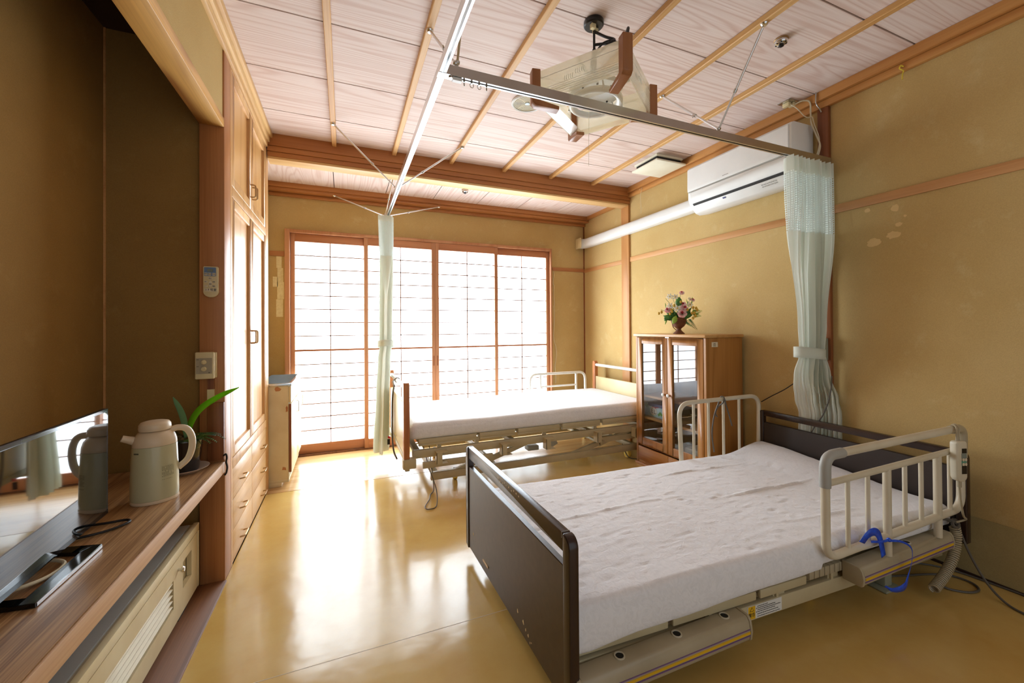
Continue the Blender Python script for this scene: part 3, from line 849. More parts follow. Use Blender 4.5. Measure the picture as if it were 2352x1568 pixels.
inner = [(bx0 + r, by0 + .02 + r), (bx1 - r, by0 + r), (bx1 - r, by1 - r), (bx0 + r, by1 + .04 - r)]
for i in range(4):
    j = (i + 1) % 4
    b.prism([outer[i], outer[j], inner[j], inner[i]], 'z', TZ + .0005, TZ + .0115)
b.build('stand_base', M['gloss_black'], tv, bevel=.001, seg=1)
MB().box(bx1 + .0002, bx1 + .0012, by0 + .004, by1 - .002, TZ + .002, TZ + .010).build('base_edge', M['chrome'], tv)
b = MB(); b.box(-.800, -.72, 1.30, 1.42, TZ + .0116, TZ + .020); b.box(-.745, -.712, 1.33, 1.39, TZ + .02, .66)
b.build('neck', M['black'], tv, bevel=.003)
MB().tube(spline([(-.86, 1.20, TZ + .007), (-.80, 1.22, TZ + .016), (-.72, 1.27, TZ + .016), (-.672, 1.33, TZ + .008), (-.662, 1.39, TZ + .007), (-.69, 1.425, TZ + .008), (-.76, 1.43, TZ + .016), (-.86, 1.44, TZ + .016), (-.92, 1.45, TZ + .007)], 8), .0045, 8)\
    .build('power_cord', M['cord_w'], org=(-.70, 1.35, TZ), label='grey-white cord looping inside the stand of the television', cat='cord')
MB().tube(spline([(-.73, 1.62, .70), (-.745, 1.70, .690), (-.752, 1.745, .645), (-.765, 1.735, .60), (-.785, 1.70, TZ + .012), (-.82, 1.66, TZ + .007), (-.90, 1.64, TZ + .007)], 8), .0042, 8)\
    .build('aerial_cord', M['cord_w'], org=(-.75, 1.6, TZ), label='white aerial cord arching out behind the right edge of the television', cat='cord')
MB().tube(spline([(-.90, 1.50, TZ + .006), (-.74, 1.55, TZ + .006), (-.66, 1.58, TZ + .006), (-.625, 1.625, TZ + .006), (-.64, 1.65, TZ + .006), (-.70, 1.645, TZ + .006), (-.80, 1.66, TZ + .006), (-.92, 1.70, TZ + .006)], 8), .0038, 8)\
    .build('black_cord', M['cord_b'], org=(-.66, 1.6, TZ), label='flat black cord looping on the shelf beyond the television', cat='cord')

# vacuum jug
TC = Vector((-.627, 1.826, TZ))
tj = thing('vacuum_jug', TC, 'cream vacuum jug with spout and big loop handle, standing on the shelf', 'jug')
HD = Vector((.93, .37, 0)).normalized()          # direction of the handle
MR = Matrix.Rotation(math.atan2(HD.y, HD.x), 4, 'Z')
MB().lathe([(0, .0005), (.067, .0005), (.069, .004), (.068, .012)], TC, 40, .98, .88, MR).build('base_ring', M['thermos_t'], tj)
MB().lathe([(.0675, .0125), (.0685, .03), (.0675, .09), (.0655, .15), (.0635, .196)], TC, 48, .98, .88, MR).build('body', M['thermos'], tj)
b = MB().lathe([(.0625, .1965), (.0632, .199), (.062, .212), (.057, .228), (.047, .242), (.038, .247)], TC, 48, .98, .88, MR)
p0 = TC - HD * .045 + Vector((0, 0, .214)); p1 = TC - HD * .086 + Vector((0, 0, .232))
b.build('shoulder', M['thermos_t'], tj)
s_ = MB(); s_.tube([p0, p0 * .4 + p1 * .6, p1], [.017, .0125, .011], 16)
s_.build('spout', M['thermos_t'], tj)
MB().cyl(p1 - HD * .0003, p1 - HD * .0008, .008, n=14).build('spout_mouth', M['ink'], tj)
MB().lathe([(.037, .2472), (.0445, .249), (.0455, .256), (.0445, .268), (.039, .276), (.030, .279), (0, .2795)], TC, 40).build('lid', M['thermos_t'], tj)
hp = spline([TC + HD * .040 + Vector((0, 0, .238)), TC + HD * .062 + Vector((0, 0, .245)), TC + HD * .088 + Vector((0, 0, .236)), TC + HD * .103 + Vector((0, 0, .205)), TC + HD * .104 + Vector((0, 0, .165)), TC + HD * .092 + Vector((0, 0, .125)), TC + HD * .064 + Vector((0, 0, .098))], 8)
MB().tube(hp, [.011] * len(hp), 14).build('handle', M['thermos_t'], tj, fixn=True)
# printed motif: a square of small flower dots, and small lettering below, wrapped on the body
def jug_pt(a, z, off=.0004):
    rr = .0675 if z < .09 else .0675 - (z - .09) * .034
    p = Vector(((rr + off) * cos(a) * .98, (rr + off) * sin(a) * .88, z))
    return TC + (MR @ p)
view = math.atan2(-TC.y, -TC.x)                   # direction from the jug to the room
a0 = view - math.atan2(HD.y, HD.x) + rad(33)
random.seed(4)
b = MB()
for i in range(9):
    for j in range(9):
        a, z = a0 + (i - 4) * rad(3.9), .108 + (j - 4) * .0042
        if random.random() < .12: continue
        if (i + 2 * j) % 5 == 0:
            r1 = .0012
            fan = [jug_pt(a + r1 * 15.5 * cos(k * pi / 3), z + r1 * sin(k * pi / 3)) for k in range(6)]
            b.add(fan, [tuple(range(6))])
        else:
            for k in range(4):
                aa, zz = a + rad(1.15) * cos(k * pi / 2 + i), z + .0013 * sin(k * pi / 2 + i)
                q = .0005
                b.add([jug_pt(aa - q * 15, zz - q), jug_pt(aa + q * 15, zz - q), jug_pt(aa + q * 15, zz + q), jug_pt(aa - q * 15, zz + q)], [(0, 1, 2, 3)])
b.build('printed_motif', M['ink'], tj, label='square of tiny dark flowers printed on the jug')
def jug_text(t, a, z, size, step):
    for i, ch in enumerate(t):
        if ch == ' ': continue
        aa = a + step * i
        p = jug_pt(aa, z, .0006); q = jug_pt(aa + .02, z, .0006)
        X = (q - p).normalized(); Z = Vector((0, 0, 1)); Y = Z
        nrm = X.cross(Y)
        Mx = Matrix((X, Y, nrm)).transposed().to_4x4(); Mx.translation = p
        text_mesh(ch, size, 'lettering', M['ink'], tj, Mx, .0001)
jug_text('NATURAL', a0 - rad(15), .080, .0036, rad(4.2))
b = MB()
for i in range(6):
    aa = a0 - rad(92) + rad(3) * i
    b.add([jug_pt(aa, .176, .0006), jug_pt(aa + rad(2.3), .176, .0006), jug_pt(aa + rad(2.3), .1805, .0006), jug_pt(aa, .1805, .0006)], [(0, 1, 2, 3)])
b.build('small_mark', M['ink'], tj)

# potted plant on its saucer
PC = Vector((-.628, 2.126, TZ))
MB().lathe([(0, .0005), (.050, .0005), (.054, .004), (.082, .017), (.0835, .020), (.080, .0195), (.052, .0075), (0, .007)], PC, 40)\
    .build('saucer', M['saucer'], org=PC, label='pale round saucer under the black plant pot on the shelf', cat='saucer')
pp = thing('potted_plant', PC + Vector((0, 0, .0078)), 'black glazed pot with one long strap leaf and ferns, behind the jug', 'plant')
PZ = PC + Vector((0, 0, .0078))
MB().lathe([(0, 0), (.046, 0), (.048, .003), (.062, .122), (.0655, .128), (.0645, .134), (.060, .134), (.057, .122), (.055, .112)], PZ, 40).build('pot', M['pot'], pp)
random.seed(7)
b = MB().lathe([(.0565, .108), (.050, .126), (.03, .134), (0, .136)], PZ, 24)
for i in range(16):
    a, r = random.random() * 6.28, .018 + random.random() * .032
    b.ball(PZ + Vector((r * cos(a), r * sin(a), .122 + random.random() * .016)), .008 + random.random() * .008, 6)
b.build('soil', M['soil'], pp)
def strap(path, w, wn=(0, 0, 1), nm='strap_leaf', m=None):
    P = spline(path, 8)
    n = len(P)
    b = MB()
    side = []
    for i, p in enumerate(P):
        t = (P[min(i + 1, n - 1)] - P[max(i - 1, 0)]).normalized()
        s = t.cross(Vector(wn)).normalized()
        u = i / (n - 1)
        ww = w * (.42 + .9 * u * (1 - u) * 2.2) * (1 if u < .86 else max(.05, (1 - u) / .14) ** .5)
        nn = s.cross(t)
        side.append((p - s * ww + nn * ww * .30, p, p + s * ww + nn * ww * .30))
    vs = [q for s in side for q in s]
    fs = []
    for i in range(n - 1):
        for k in range(2): fs.append((i * 3 + k, i * 3 + k + 1, i * 3 + k + 4, i * 3 + k + 3))
    b.add(vs, fs)
    return b.build(nm, m or M['leaf'], pp, sharp=80, solid=.0012)
c = PZ + Vector((.012, -.01, .13))
strap([c, c + Vector((.010, 0, .060)), c + Vector((.045, -.005, .122)), c + Vector((.108, -.012, .170)), c + Vector((.188, -.02, .212))], .019, (-.35, -1, .9))
strap([c + Vector((-.006, 0, 0)), c + Vector((-.012, 0, .07)), c + Vector((-.024, -.004, .125)), c + Vector((-.047, -.012, .185))], .012, (.3, -1, .1), m=M['leaf_b'])
def frond(base, d, L, droop, m, par, nm='fern_frond', w=.016, n=11, stem=.0012, lift=.5):
    base = Vector(base); d = Vector(d).normalized()
    side = d.cross(Vector((0, 0, 1))).normalized()
    P = []
    for i in range(n + 1):
        t = i / n
        P.append(base + d * L * t + Vector((0, 0, 1)) * (lift * L * t - droop * L * t * t))
    b = MB(); b.tube(P, stem, 5)
    for i in range(1, n + 1):
        t = i / n
        ll = w * (1.15 - .85 * t)
        for sg in (-1, 1):
            p = P[i]
            tip = p + side * sg * ll + d * ll * .5 + Vector((0, 0, -.15 * ll))
            mid = (p + tip) / 2
            hw = d * ll * .30
            b.add([p, mid - hw + Vector((0, 0, .001)), tip, mid + hw + Vector((0, 0, .001))], [(0, 1, 2, 3)])
    return b.build(nm, m, par, fixn=False, flat=True)
random.seed(11)
top = PZ + Vector((0, 0, .130))
for a, L, dr, mm in ((15, .10, .45, 'fern'), (-12, .085, .5, 'fern'), (40, .07, .3, 'fern'), (-45, .06, .5, 'fern'), (160, .09, .2, 'fern_d'), (190, .085, .3, 'fern_d'), (225, .07, .35, 'fern_d'), (135, .07, .2, 'fern_d'), (260, .06, .5, 'fern_d'), (70, .05, .2, 'fern'), (205, .06, .0, 'fern_d'), (175, .06, -.1, 'fern_d'), (0, .075, .25, 'fern'), (28, .085, .3, 'fern'), (-28, .075, .5, 'fern'), (-60, .07, .6, 'fern'), (150, .08, -.2, 'fern_d'), (182, .085, -.25, 'fern_d'), (215, .085, -.1, 'fern_d'), (240, .07, .2, 'fern_d'), (120, .07, -.2, 'fern_d'), (300, .06, .6, 'fern')):
    a = rad(a)
    frond(top + Vector((cos(a) * .02, sin(a) * .02 - .006, 0)), (cos(a), sin(a) * .55 - .12, 0), L * 1.2, dr + .3, M[mm], pp, lift=.65, w=.030, n=15)

# ------------------------------------------------------------------ curtain rails, stays, curtains
RZ = 2.112
def rail_profile(p0, p1, ax):
    b = MB()
    h0, h1, w = RZ - .019, RZ + .019, .0125
    (x0, y0), (x1, y1) = p0, p1
    if ax == 'y':
        b.box(x0 - w, x0 + w, y0, y1, h1 - .003, h1); b.box(x0 - w, x0 - w + .002, y0, y1, h0, h1 - .003); b.box(x0 + w - .002, x0 + w, y0, y1, h0, h1 - .003)
        b.box(x0 - w + .002, x0 - .004, y0, y1, h0, h0 + .002); b.box(x0 + .004, x0 + w - .002, y0, y1, h0, h0 + .002)
    else:
        b.box(x0, x1, y0 - w, y0 + w, h1 - .003, h1); b.box(x0, x1, y0 - w, y0 - w + .002, h0, h1 - .003); b.box(x0, x1, y0 + w - .002, y0 + w, h0, h1 - .003)
        b.box(x0, x1, y0 - w + .002, y0 - .004, h0, h0 + .002); b.box(x0, x1, y0 + .004, y0 + w - .002, h0, h0 + .002)
    return b
MX, CY = .338, 1.488
r1 = thing('curtain_rail', (MX, 1.5, RZ - .02), 'long aluminium ceiling curtain rail running towards the window', 'curtain rail')
rail_profile((MX, -1.2), (MX, 3.79), 'y').build('rail_channel', M['alu_w'], r1)
MB().box(MX - .014, MX + .014, 3.79, 3.80, RZ - .02, RZ + .02).build('end_cap', M['grey_pl'], r1)
r2 = thing('curtain_rail', (1.5, CY, RZ - .02), 'aluminium curtain rail crossing the room to the right wall below the lamp', 'curtain rail')
rail_profile((MX + .013, CY), (2.635, CY), 'x').build('rail_channel', M['alu'], r2)
b = MB(); b.box(MX - .016, MX + .030, CY - .016, CY + .016, RZ - .021, RZ - .0195); b.cyl((MX + .034, CY, RZ - .026), (MX + .034, CY, RZ - .019), .009, n=14)
b.build('joint_plate', M['chrome'], r2)
for i in range(4):
    x = MX + .085 + i * .030
    g = MB(); g.cyl((x, CY, RZ - .028), (x, CY, RZ - .018), .004, n=8)
    g.tube([(x + .0075 * cos(k * .5236) * (.5 if i in (0, 3) else 1), CY + .0075 * cos(k * .5236) * (.86 if i in (0, 3) else .2), RZ - .034 + .0085 * sin(k * .5236)) for k in range(12)], .0013, 5, closed=True)
    g.build('runner', M['steel'], r2)
MB().box(MX + .04, MX + .075, CY - .008, CY + .008, RZ - .032, RZ - .0205).build('stopper', M['white_pl'], r2)
def stay(p0, p1, lab, up=True):
    """ceiling anchor, telescopic rod with a collar, knuckle at the rail"""
    p0, p1 = Vector(p0), Vector(p1)
    root = thing('rail_stay', p0, lab, 'support rod', 'steel stays holding the curtain rails')
    d = (p1 - p0).normalized()
    b = MB(); b.lathe([(0, -.010), (.009, -.010), (.016, -.004), (.017, 0), (0, 0)], p0, 18)
    b.build('anchor', M['chrome'], root)
    q0 = p0 + d * .016
    pm = p0.lerp(p1, .62)
    MB().tube([q0, pm], .0062, 10).build('outer_rod', M['alu_w'], root)
    MB().tube([pm, p1], .0048, 10).build('inner_rod', M['alu_w'], root)
    b = MB(); b.tube([pm - d * .012, pm + d * .006], .0082, 12); b.cyl(pm, pm + d.orthogonal().normalized() * .016, .003, n=8)
    b.build('collar', M['steel'], root)
    b = MB(); b.ball(p1, .0105, 7); b.cyl(p1, (p1.x, p1.y, RZ + .020), .005, n=10)
    b.build('knuckle', M['steel'], root)
stay((-.068, 2.925, 2.5095), (MX - .004, 2.955, RZ + .034), 'long thin stay slanting from the leftmost ceiling batten to the rail')
stay((.822, 2.950, 2.5095), (MX + .004, 2.985, RZ + .034), 'stay slanting from the third ceiling batten down left to the rail near the beam')
stay((.364, 1.845, 2.5095), (MX + .052, CY, RZ + .036), 'short stay from the second ceiling batten to the rail junction')
stay((.368, 1.13, 2.5095), (MX + .060, CY + .004, RZ + .044), 'near stay dropping from the frame top to the rail junction')
stay((.385, 3.50, 2.4415), (MX, 3.735, RZ + .050), 'short upright stay over the curtain, fixed beside the beam')
stay((-.085, 4.07, 2.3745), (MX - .006, 3.742, RZ + .034), 'stay from the window wall cornice sloping right to the curtain top')
stay((.885, 4.07, 2.3745), (MX + .006, 3.748, RZ + .034), 'stay from the window wall cornice sloping left to the curtain top')
stay((1.750, 1.243, 2.5095), (1.752, CY, RZ + .036), 'stay from the fifth batten near the round detector to the crossing rail')
stay((1.740, 1.865, 2.5095), (1.748, CY, RZ + .034), 'stay from the fifth batten behind the lamp to the crossing rail')

def pleated(name_root, lab, org, prof, folds, z_levels, header_h, net_h, seedv, netm, smooth_part=0.0):
    """curtain hung in pleats. prof(z) -> (centre, along vector, across vector): half spread along, fold depth across"""
    root = thing('curtain', org, lab, 'curtain', 'ward curtains')
    zt, zb = z_levels
    random.seed(seedv)
    ph = [random.uniform(-.35, .35) for _ in range(folds * 2 + 1)]
    am = [random.uniform(.7, 1.15) for _ in range(folds * 2 + 1)]
    K = folds * 10
    def pt(u, z):
        c, A, B = prof(z)
        x = u * folds * 2
        i = min(int(x), folds * 2 - 1); f = x - i
        sg = 1 if i % 2 == 0 else -1
        a = am[i] * (1 - f) + am[i + 1] * f
        if u < smooth_part: a *= 1 - .78 * max(0, min(1, (zt - .25 - z) / .4))      # wide smooth panel at the front edge
        w = sg * (1 - abs(2 * f - 1) ** 1.6) * a
        s = 2 * u - 1 + (ph[i] * (1 - f) + ph[i + 1] * f) * .22 * min(1, (zt - z) / .4)
        return Vector((c[0], c[1], z)) + Vector(A) * s + Vector(B) * w
    z1 = zt - header_h; z2 = z1 - net_h
    def piece(nm, za, zb_, nv, m, off=0):
        b = MB().grid(K, nv, lambda u, v: pt(u, za + (zb_ - za) * v))
        return b.build(nm, m, root, sharp=75, fixn=False)
    piece('header_tape', zt, z1, 2, M['curtain'])
    piece('net', z1, z2, 10, netm)
    piece('drape', z2, zb, 60, M['curtain'])
    return root, pt

def lerp_keys(keys):
    def f(z):
        for (za, va), (zb, vb) in zip(keys, keys[1:]):
            if z <= za and z >= zb:
                t = (za - z) / (za - zb); t = t * t * (3 - 2 * t)
                return tuple(p + (q - p) * t for p, q in zip(va, vb))
        return keys[-1][1] if z < keys[-1][0] else keys[0][1]
    return f
# curtain by the window: (cx, cy, half width x, half depth y)
k1 = lerp_keys([(2.09, (.330, 3.62, .066, .13)), (1.75, (.333, 3.62, .062, .12)), (1.10, (.324, 3.62, .058, .085)), (1.0, (.322, 3.62, .054, .080)), (.90, (.311, 3.62, .056, .085)), (.60, (.298, 3.61, .060, .10)), (.12, (.283, 3.60, .072, .12))])
def prof1(z):
    a = k1(z); return (a[0], a[1]), (.012, a[3], 0), (a[2], .01, 0)
ct1, pt1 = pleated('curtain', 'pale green curtain tied in a narrow bundle before the shoji, by the wooden footboard', (.33, 3.62, .12), prof1, 7, (2.088, .115), .045, .29, 3, M['net'], .35)
a = k1(1.02)
b = MB()
ring = [(a[0] + (a[2] + .010) * cos(t * 2 * pi / 28), a[1] + (a[3] + .012) * sin(t * 2 * pi / 28)) for t in range(28)]
b.grid(28, 3, lambda u, v: Vector((ring[int(round(u * 28)) % 28][0], ring[int(round(u * 28)) % 28][1], 1.045 - .055 * v - .012 * sin(u * 2 * pi))), wrap=True)
b.build('tieback', M['curtain'], ct1, solid=.002)
b = MB(); b.box(.318, .340, 3.462, 3.4635, .200, .245); b.build('care_label', M['black_m'], ct1, label='small dark care label near the hem')
MB().box(.322, .342, 3.4615, 3.463, .250, .268).build('red_label', M['red'], ct1)

k2 = lerp_keys([(2.075, (2.452, 1.488, .190, .044, 0)), (1.70, (2.452, 1.486, .186, .042, 0)), (1.15, (2.465, 1.500, .102, .046, 0)), (1.0, (2.470, 1.505, .088, .044, 0)),
                (.86, (2.508, 1.520, .096, .038, -28)), (.72, (2.572, 1.532, .106, .026, -62)), (.61, (2.611, 1.540, .114, .013, -86)), (.40, (2.613, 1.545, .120, .012, -88))])
def prof2(z):                                        # lower down the bundle turns to lie along the wall
    a = k2(z); t = rad(a[4])
    A = Vector((cos(t), sin(t), 0)) * a[2]
    B = Vector((sin(t), -cos(t), 0)) * a[3]
    return (a[0], a[1]), A, B
ct2, pt2 = pleated('curtain', 'pale green curtain with net top, gathered at the right wall behind the dark headboard', (2.47, 1.49, .42), prof2, 11, (2.088, .40), .085, .33, 9, M['net2'], .42)
a = k2(1.0)
b = MB()
b.grid(28, 3, lambda u, v: Vector((a[0] + (a[2] + .016) * cos(u * 2 * pi), a[1] + (a[3] + .016) * sin(u * 2 * pi), 1.020 - .060 * v + .012 * cos(u * 2 * pi) * (-1))), wrap=True)
b.build('tieback', M['curtain'], ct2, solid=.002)
MB().box(2.60, 2.635, 1.50, 1.545, .945, 1.075).build('wall_box', M['green_grey'], org=(2.63, 1.52, .945), bevel=.004, label='small grey box on the dark post just right of the curtain tieback', cat='box')

# ------------------------------------------------------------------ on the ceiling
LC = Vector((1.060, 1.556, 0))
lp = thing('pendant_lamp', (LC.x, LC.y, 2.135), 'square pendant lamp of clear cream acrylic with brown wooden corners', 'lamp')
LR = Matrix.Rotation(rad(35), 4, 'Z')
def L(x, y, z): return LC + LR @ Vector((x, y, 0)) + Vector((0, 0, z))
hs, zt, zb, lip = .200, 2.272, 2.140, .075
for k in range(4):
    Rk = Matrix.Rotation(k * pi / 2, 4, 'Z')
    def Q(x, y, z):
        v = Rk @ Vector((x, y, 0)); return L(v.x, v.y, z)
    p = MB()
    th = .003
    vs = []
    for (x, z) in ((-hs + .018, zb), (hs - .018, zb), (hs - .018, zt), (-hs + .018, zt)):
        vs += [Q(x, hs, z), Q(x, hs - th, z)]
    p.add(vs, [(0, 2, 4, 6), (1, 7, 5, 3), (0, 1, 3, 2), (2, 3, 5, 4), (4, 5, 7, 6), (6, 7, 1, 0)])
    side = p.build('side_panel', M['acrylic'], lp, flat=True)
    g = MB()
    for i in range(5):                                  # engraved lines near the lower edge
        z = zb + .012 + i * .009
        g.add([Q(-hs + .02, hs + .0004, z), Q(hs - .02, hs + .0004, z), Q(hs - .02, hs + .0004, z + .0016), Q(-hs + .02, hs + .0004, z + .0016)], [(0, 1, 2, 3)])
    g.add([Q(-hs + .02, hs + .0004, zt - .035), Q(hs - .02, hs + .0004, zt - .035), Q(hs - .02, hs + .0004, zt - .032), Q(-hs + .02, hs + .0004, zt - .032)], [(0, 1, 2, 3)])
    for sx_, zz in ((-.03, zt - .058), (.02, zt - .070)):
        for i in range(5):
            x = sx_ + i * .009
            pts = [Q(x + .004 * cos(t), hs + .0006, zz + .010 * sin(t)) for t in [(-70 + 28 * q) * pi / 180 for q in range(6)]]
            g.tube(pts, .0009, 4)
    g.build('engraving', M['petal'], side, flat=True)
    # sloping lip under the side panel
    p = MB()
    a0_, b0_ = (hs - .004), zb
    a1_, b1_ = hs - lip, zb - .012
    vs = [Q(-a0_, a0_, b0_), Q(a0_, a0_, b0_), Q(a1_, a1_, b1_), Q(-a1_, a1_, b1_)]
    vs += [v + Vector((0, 0, .003)) for v in vs]
    p.add(vs, [(0, 1, 2, 3), (7, 6, 5, 4), (0, 4, 5, 1), (1, 5, 6, 2), (2, 6, 7, 3), (3, 7, 4, 0)])
    p.build('lower_lip', M['acrylic_l'], lp, flat=True)
    # wooden corner: upright and a foot running inwards
    c_ = MB()
    o2 = hs + .010
    dgn = Vector((1, 1, 0)).normalized()
    def D(r, w, z):
        v = Vector((r, r, 0)) / sqrt(2) + Vector((-w, w, 0)) / sqrt(2)
        return Q(v.x, v.y, z)
    R0, R1, w = hs * sqrt(2) - .018, hs * sqrt(2) + .020, .021
    prof = [(R1, zt + .008), (R1, zb - .004), (R1 - .014, zb - .018), (R0 - .085, zb - .030), (R0 - .085, zb - .014), (R0, zb + .004), (R0, zt + .008)]
    n = len(prof)
    vs = [D(r, -w, z) for r, z in prof] + [D(r, w, z) for r, z in prof]
    fs = [tuple(range(n)), tuple(range(n, 2 * n))[::-1]] + [(i, (i + 1) % n, (i + 1) % n + n, i + n) for i in range(n)]
    c_.add(vs, fs)
    c_.build('corner_post', M['lamp_wood'], lp, bevel=.002, seg=1)
b = MB().lathe([(0, 2.232), (.118, 2.232), (.122, 2.226), (.116, 2.210), (0, 2.207)], (LC.x, LC.y, 0), 36)
b.build('reflector', M['white_pl'], lp)
b = MB()
for k in range(8):
    a = k * pi / 4 + .3
    b.cyl((LC.x + .085 * cos(a), LC.y + .085 * sin(a), 2.205), (LC.x + .085 * cos(a), LC.y + .085 * sin(a), 2.210), .0045, n=10)
b.build('vent_holes', M['black_m'], lp)
MB().tube([(LC.x + .108 * cos(t * 2 * pi / 40), LC.y + .108 * sin(t * 2 * pi / 40), 2.172) for t in range(40)], .0145, 14, closed=True).build('ring_tube', M['tube'], lp)
b = MB()
for a in (.2, 2.3, 4.4):
    p = Vector((LC.x + .108 * cos(a), LC.y + .108 * sin(a), 2.172))
    b.tube([p + Vector((0, 0, .040)), p + Vector((.012 * cos(a), .012 * sin(a), .012)), p + Vector((.018 * cos(a), .018 * sin(a), -.010))], .004, 8)
b.obox((LC.x + .125, LC.y - .010, 2.180), (.022, .022, .03))
b.build('tube_clip', M['white_pl'], lp)
b = MB()
for s_ in (-1, 1):
    b.bar(L(s_ * .06, -.19, zt - .012), L(s_ * .06, .19, zt - .012), .012, .010)
b.bar(L(-.19, 0, zt - .012), L(.19, 0, zt - .012), .012, .010)
b.build('inner_frame', M['white_pl'], lp)
b = MB().lathe([(0, 2.5399), (.042, 2.5399), (.045, 2.536), (.045, 2.520), (.040, 2.515), (0, 2.515)], (1.052, 1.552, 0), 32)
b.build('ceiling_rose', M['black'], lp, label='round black ceiling rose')
b = MB()
b.obox((1.040, 1.540, 2.505), (.022, .016, .022)); b.obox((1.066, 1.560, 2.505), (.022, .016, .022))
b.build('socket', M['cream_p'], lp)
b = MB()
b.tube([(1.052, 1.550, 2.515), (1.052, 1.550, 2.40)], .0055, 10)
b.tube([(1.052, 1.550, 2.41), (1.050, 1.552, 2.36), (1.046, 1.556, 2.24)], [.008, .014, .016], 12)
b.tube(spline([(1.054, 1.548, 2.49), (1.085, 1.51, 2.45), (1.11, 1.48, 2.425), (1.085, 1.47, 2.40), (1.05, 1.52, 2.37)], 8), .006, 8)
b.tube(spline([(1.05, 1.55, 2.43), (1.085, 1.52, 2.425), (1.115, 1.46, 2.395), (1.105, 1.40, 2.385), (1.075, 1.34, 2.370), (1.04, 1.31, 2.29)], 8), .006, 8)
b.tube(spline([(1.046, 1.556, 2.36), (1.065, 1.52, 2.41), (1.09, 1.49, 2.42), (1.12, 1.46, 2.40)], 8), .005, 8)
b.build('flex', M['cord_b'], lp)
MB().tube([(1.055, 1.60, 2.20), (1.055, 1.605, 1.98), (1.055, 1.606, 1.90)], .0007, 5).build('pull_string', M['string'], lp)

sp = thing('ceiling_speaker', (1.048, 2.268, 2.52), 'round white ceiling speaker with concentric grille rings beside the lamp', 'speaker')
MB().lathe([(.086, 2.5398), (.098, 2.5398), (.099, 2.531), (.094, 2.526), (.086, 2.529), (.086, 2.5398)], (1.048, 2.268, 0), 44).build('rim', M['white_pl'], sp)
b = MB()
for i in range(9):
    r = .016 + i * .008
    b.lathe([(r, 2.5330), (r + .0036, 2.5330), (r + .0036, 2.5318), (r, 2.5318), (r, 2.5330)], (1.048, 2.268, 0), 44)
for k in range(4):
    a = k * pi / 2 + .4
    b.bar((1.048 + .012 * cos(a), 2.268 + .012 * sin(a), 2.534), (1.048 + .087 * cos(a), 2.268 + .087 * sin(a), 2.534), .003, .002)
b.build('grille', M['cream_p'], sp)
MB().lathe([(0, 2.5395), (.086, 2.5395), (.086, 2.5365), (0, 2.5365)], (1.048, 2.268, 0), 36).build('cone', M['black_m'], sp)
MB().lathe([(0, 2.5345), (.014, 2.5345), (.014, 2.529), (0, 2.528)], (1.048, 2.268, 0), 20).build('centre_cap', M['lcd'], sp)

def detector(c, zc, lab, grp=None):
    d = thing('heat_detector', (c[0], c[1], zc - .03), lab, 'detector', 'ceiling detectors')
    MB().lathe([(0, zc), (.030, zc), (.031, zc - .006), (.027, zc - .009), (0, zc - .009)], (c[0], c[1], 0), 28).build('base', M['bronze'], d)
    MB().lathe([(.0285, zc - .0095), (.029, zc - .014), (.025, zc - .022), (.014, zc - .027), (0, zc - .0275)], (c[0], c[1], 0), 28).build('dome', M['chrome'], d)
    b = MB()
    for k in range(7):
        a = k * 2 * pi / 7 + .2
        b.ball((c[0] + .0215 * cos(a), c[1] + .0215 * sin(a), zc - .0225), .0042, 6)
    b.build('hole', M['black_m'], d)
    MB().lathe([(.0115, zc - .0272), (.0115, zc - .034), (.006, zc - .038), (0, zc - .038)], (c[0], c[1], 0), 20).build('sensor', M['black'], d)
detector((1.963, 1.310), ZC - .0002, 'small round metal detector with black holes on the pink ceiling near the right')
detector((1.045, 3.665), 2.4418, 'small round metal detector on the lower ceiling strip by the window')

vt = thing('ceiling_vent', (2.445, 2.68, 2.49), 'square cream ceiling vent plate standing off the boards, beside the air conditioner', 'vent')
MB().box(2.312, 2.588, 2.548, 2.818, 2.522, 2.5398).build('frame', M['vent'], vt, bevel=.003)
b = MB(); b.box(2.325, 2.575, 2.56, 2.805, 2.4905, 2.5218)
b.build('slot', M['black_m'], vt)
MB().box(2.296, 2.602, 2.528, 2.834, 2.476, 2.490).build('cover', M['vent'], vt, bevel=.004)

oc = thing('ceiling_outlet', (2.562, 1.668, 2.53), 'steel ceiling power outlet plate with cream plugs, above the air conditioner', 'outlet')
MB().box(2.515, 2.608, 1.628, 1.708, 2.5345, 2.5398).build('plate', M['steel'], oc, bevel=.002)
pl = MB(); pl.box(2.535, 2.560, 1.650, 1.690, 2.510, 2.534)
pl.box(2.566, 2.590, 1.640, 1.675, 2.512, 2.534)
pl.build('plug', M['cream_p'], oc, bevel=.003)
cb = MB()
cb.tube(spline([(2.575, 1.645, 2.518), (2.590, 1.600, 2.522), (2.606, 1.570, 2.500), (2.604, 1.565, 2.43), (2.604, 1.562, 2.37), (2.612, 1.540, 2.29), (2.618, 1.523, 2.22), (2.612, 1.535, 2.15), (2.600, 1.545, 2.08)], 10), .0045, 8)
cb.build('cream_cord', M['cord_w'], org=(2.6, 1.56, 2.08), label='thick cream cord hanging from the ceiling outlet past the air conditioner', cat='cord')
MB().tube(spline([(2.550, 1.648, 2.515), (2.565, 1.620, 2.480), (2.580, 1.590, 2.425), (2.592, 1.572, 2.405), (2.596, 1.552, 2.40), (2.607, 1.548, 2.36), (2.618, 1.528, 2.27), (2.610, 1.527, 2.20), (2.606, 1.552, 2.13)], 10), .0028, 8)\
    .build('thin_cord', M['cord_w'], org=(2.6, 1.57, 2.13), label='thin cream cord twisting beside the thick one by the air conditioner', cat='cord')

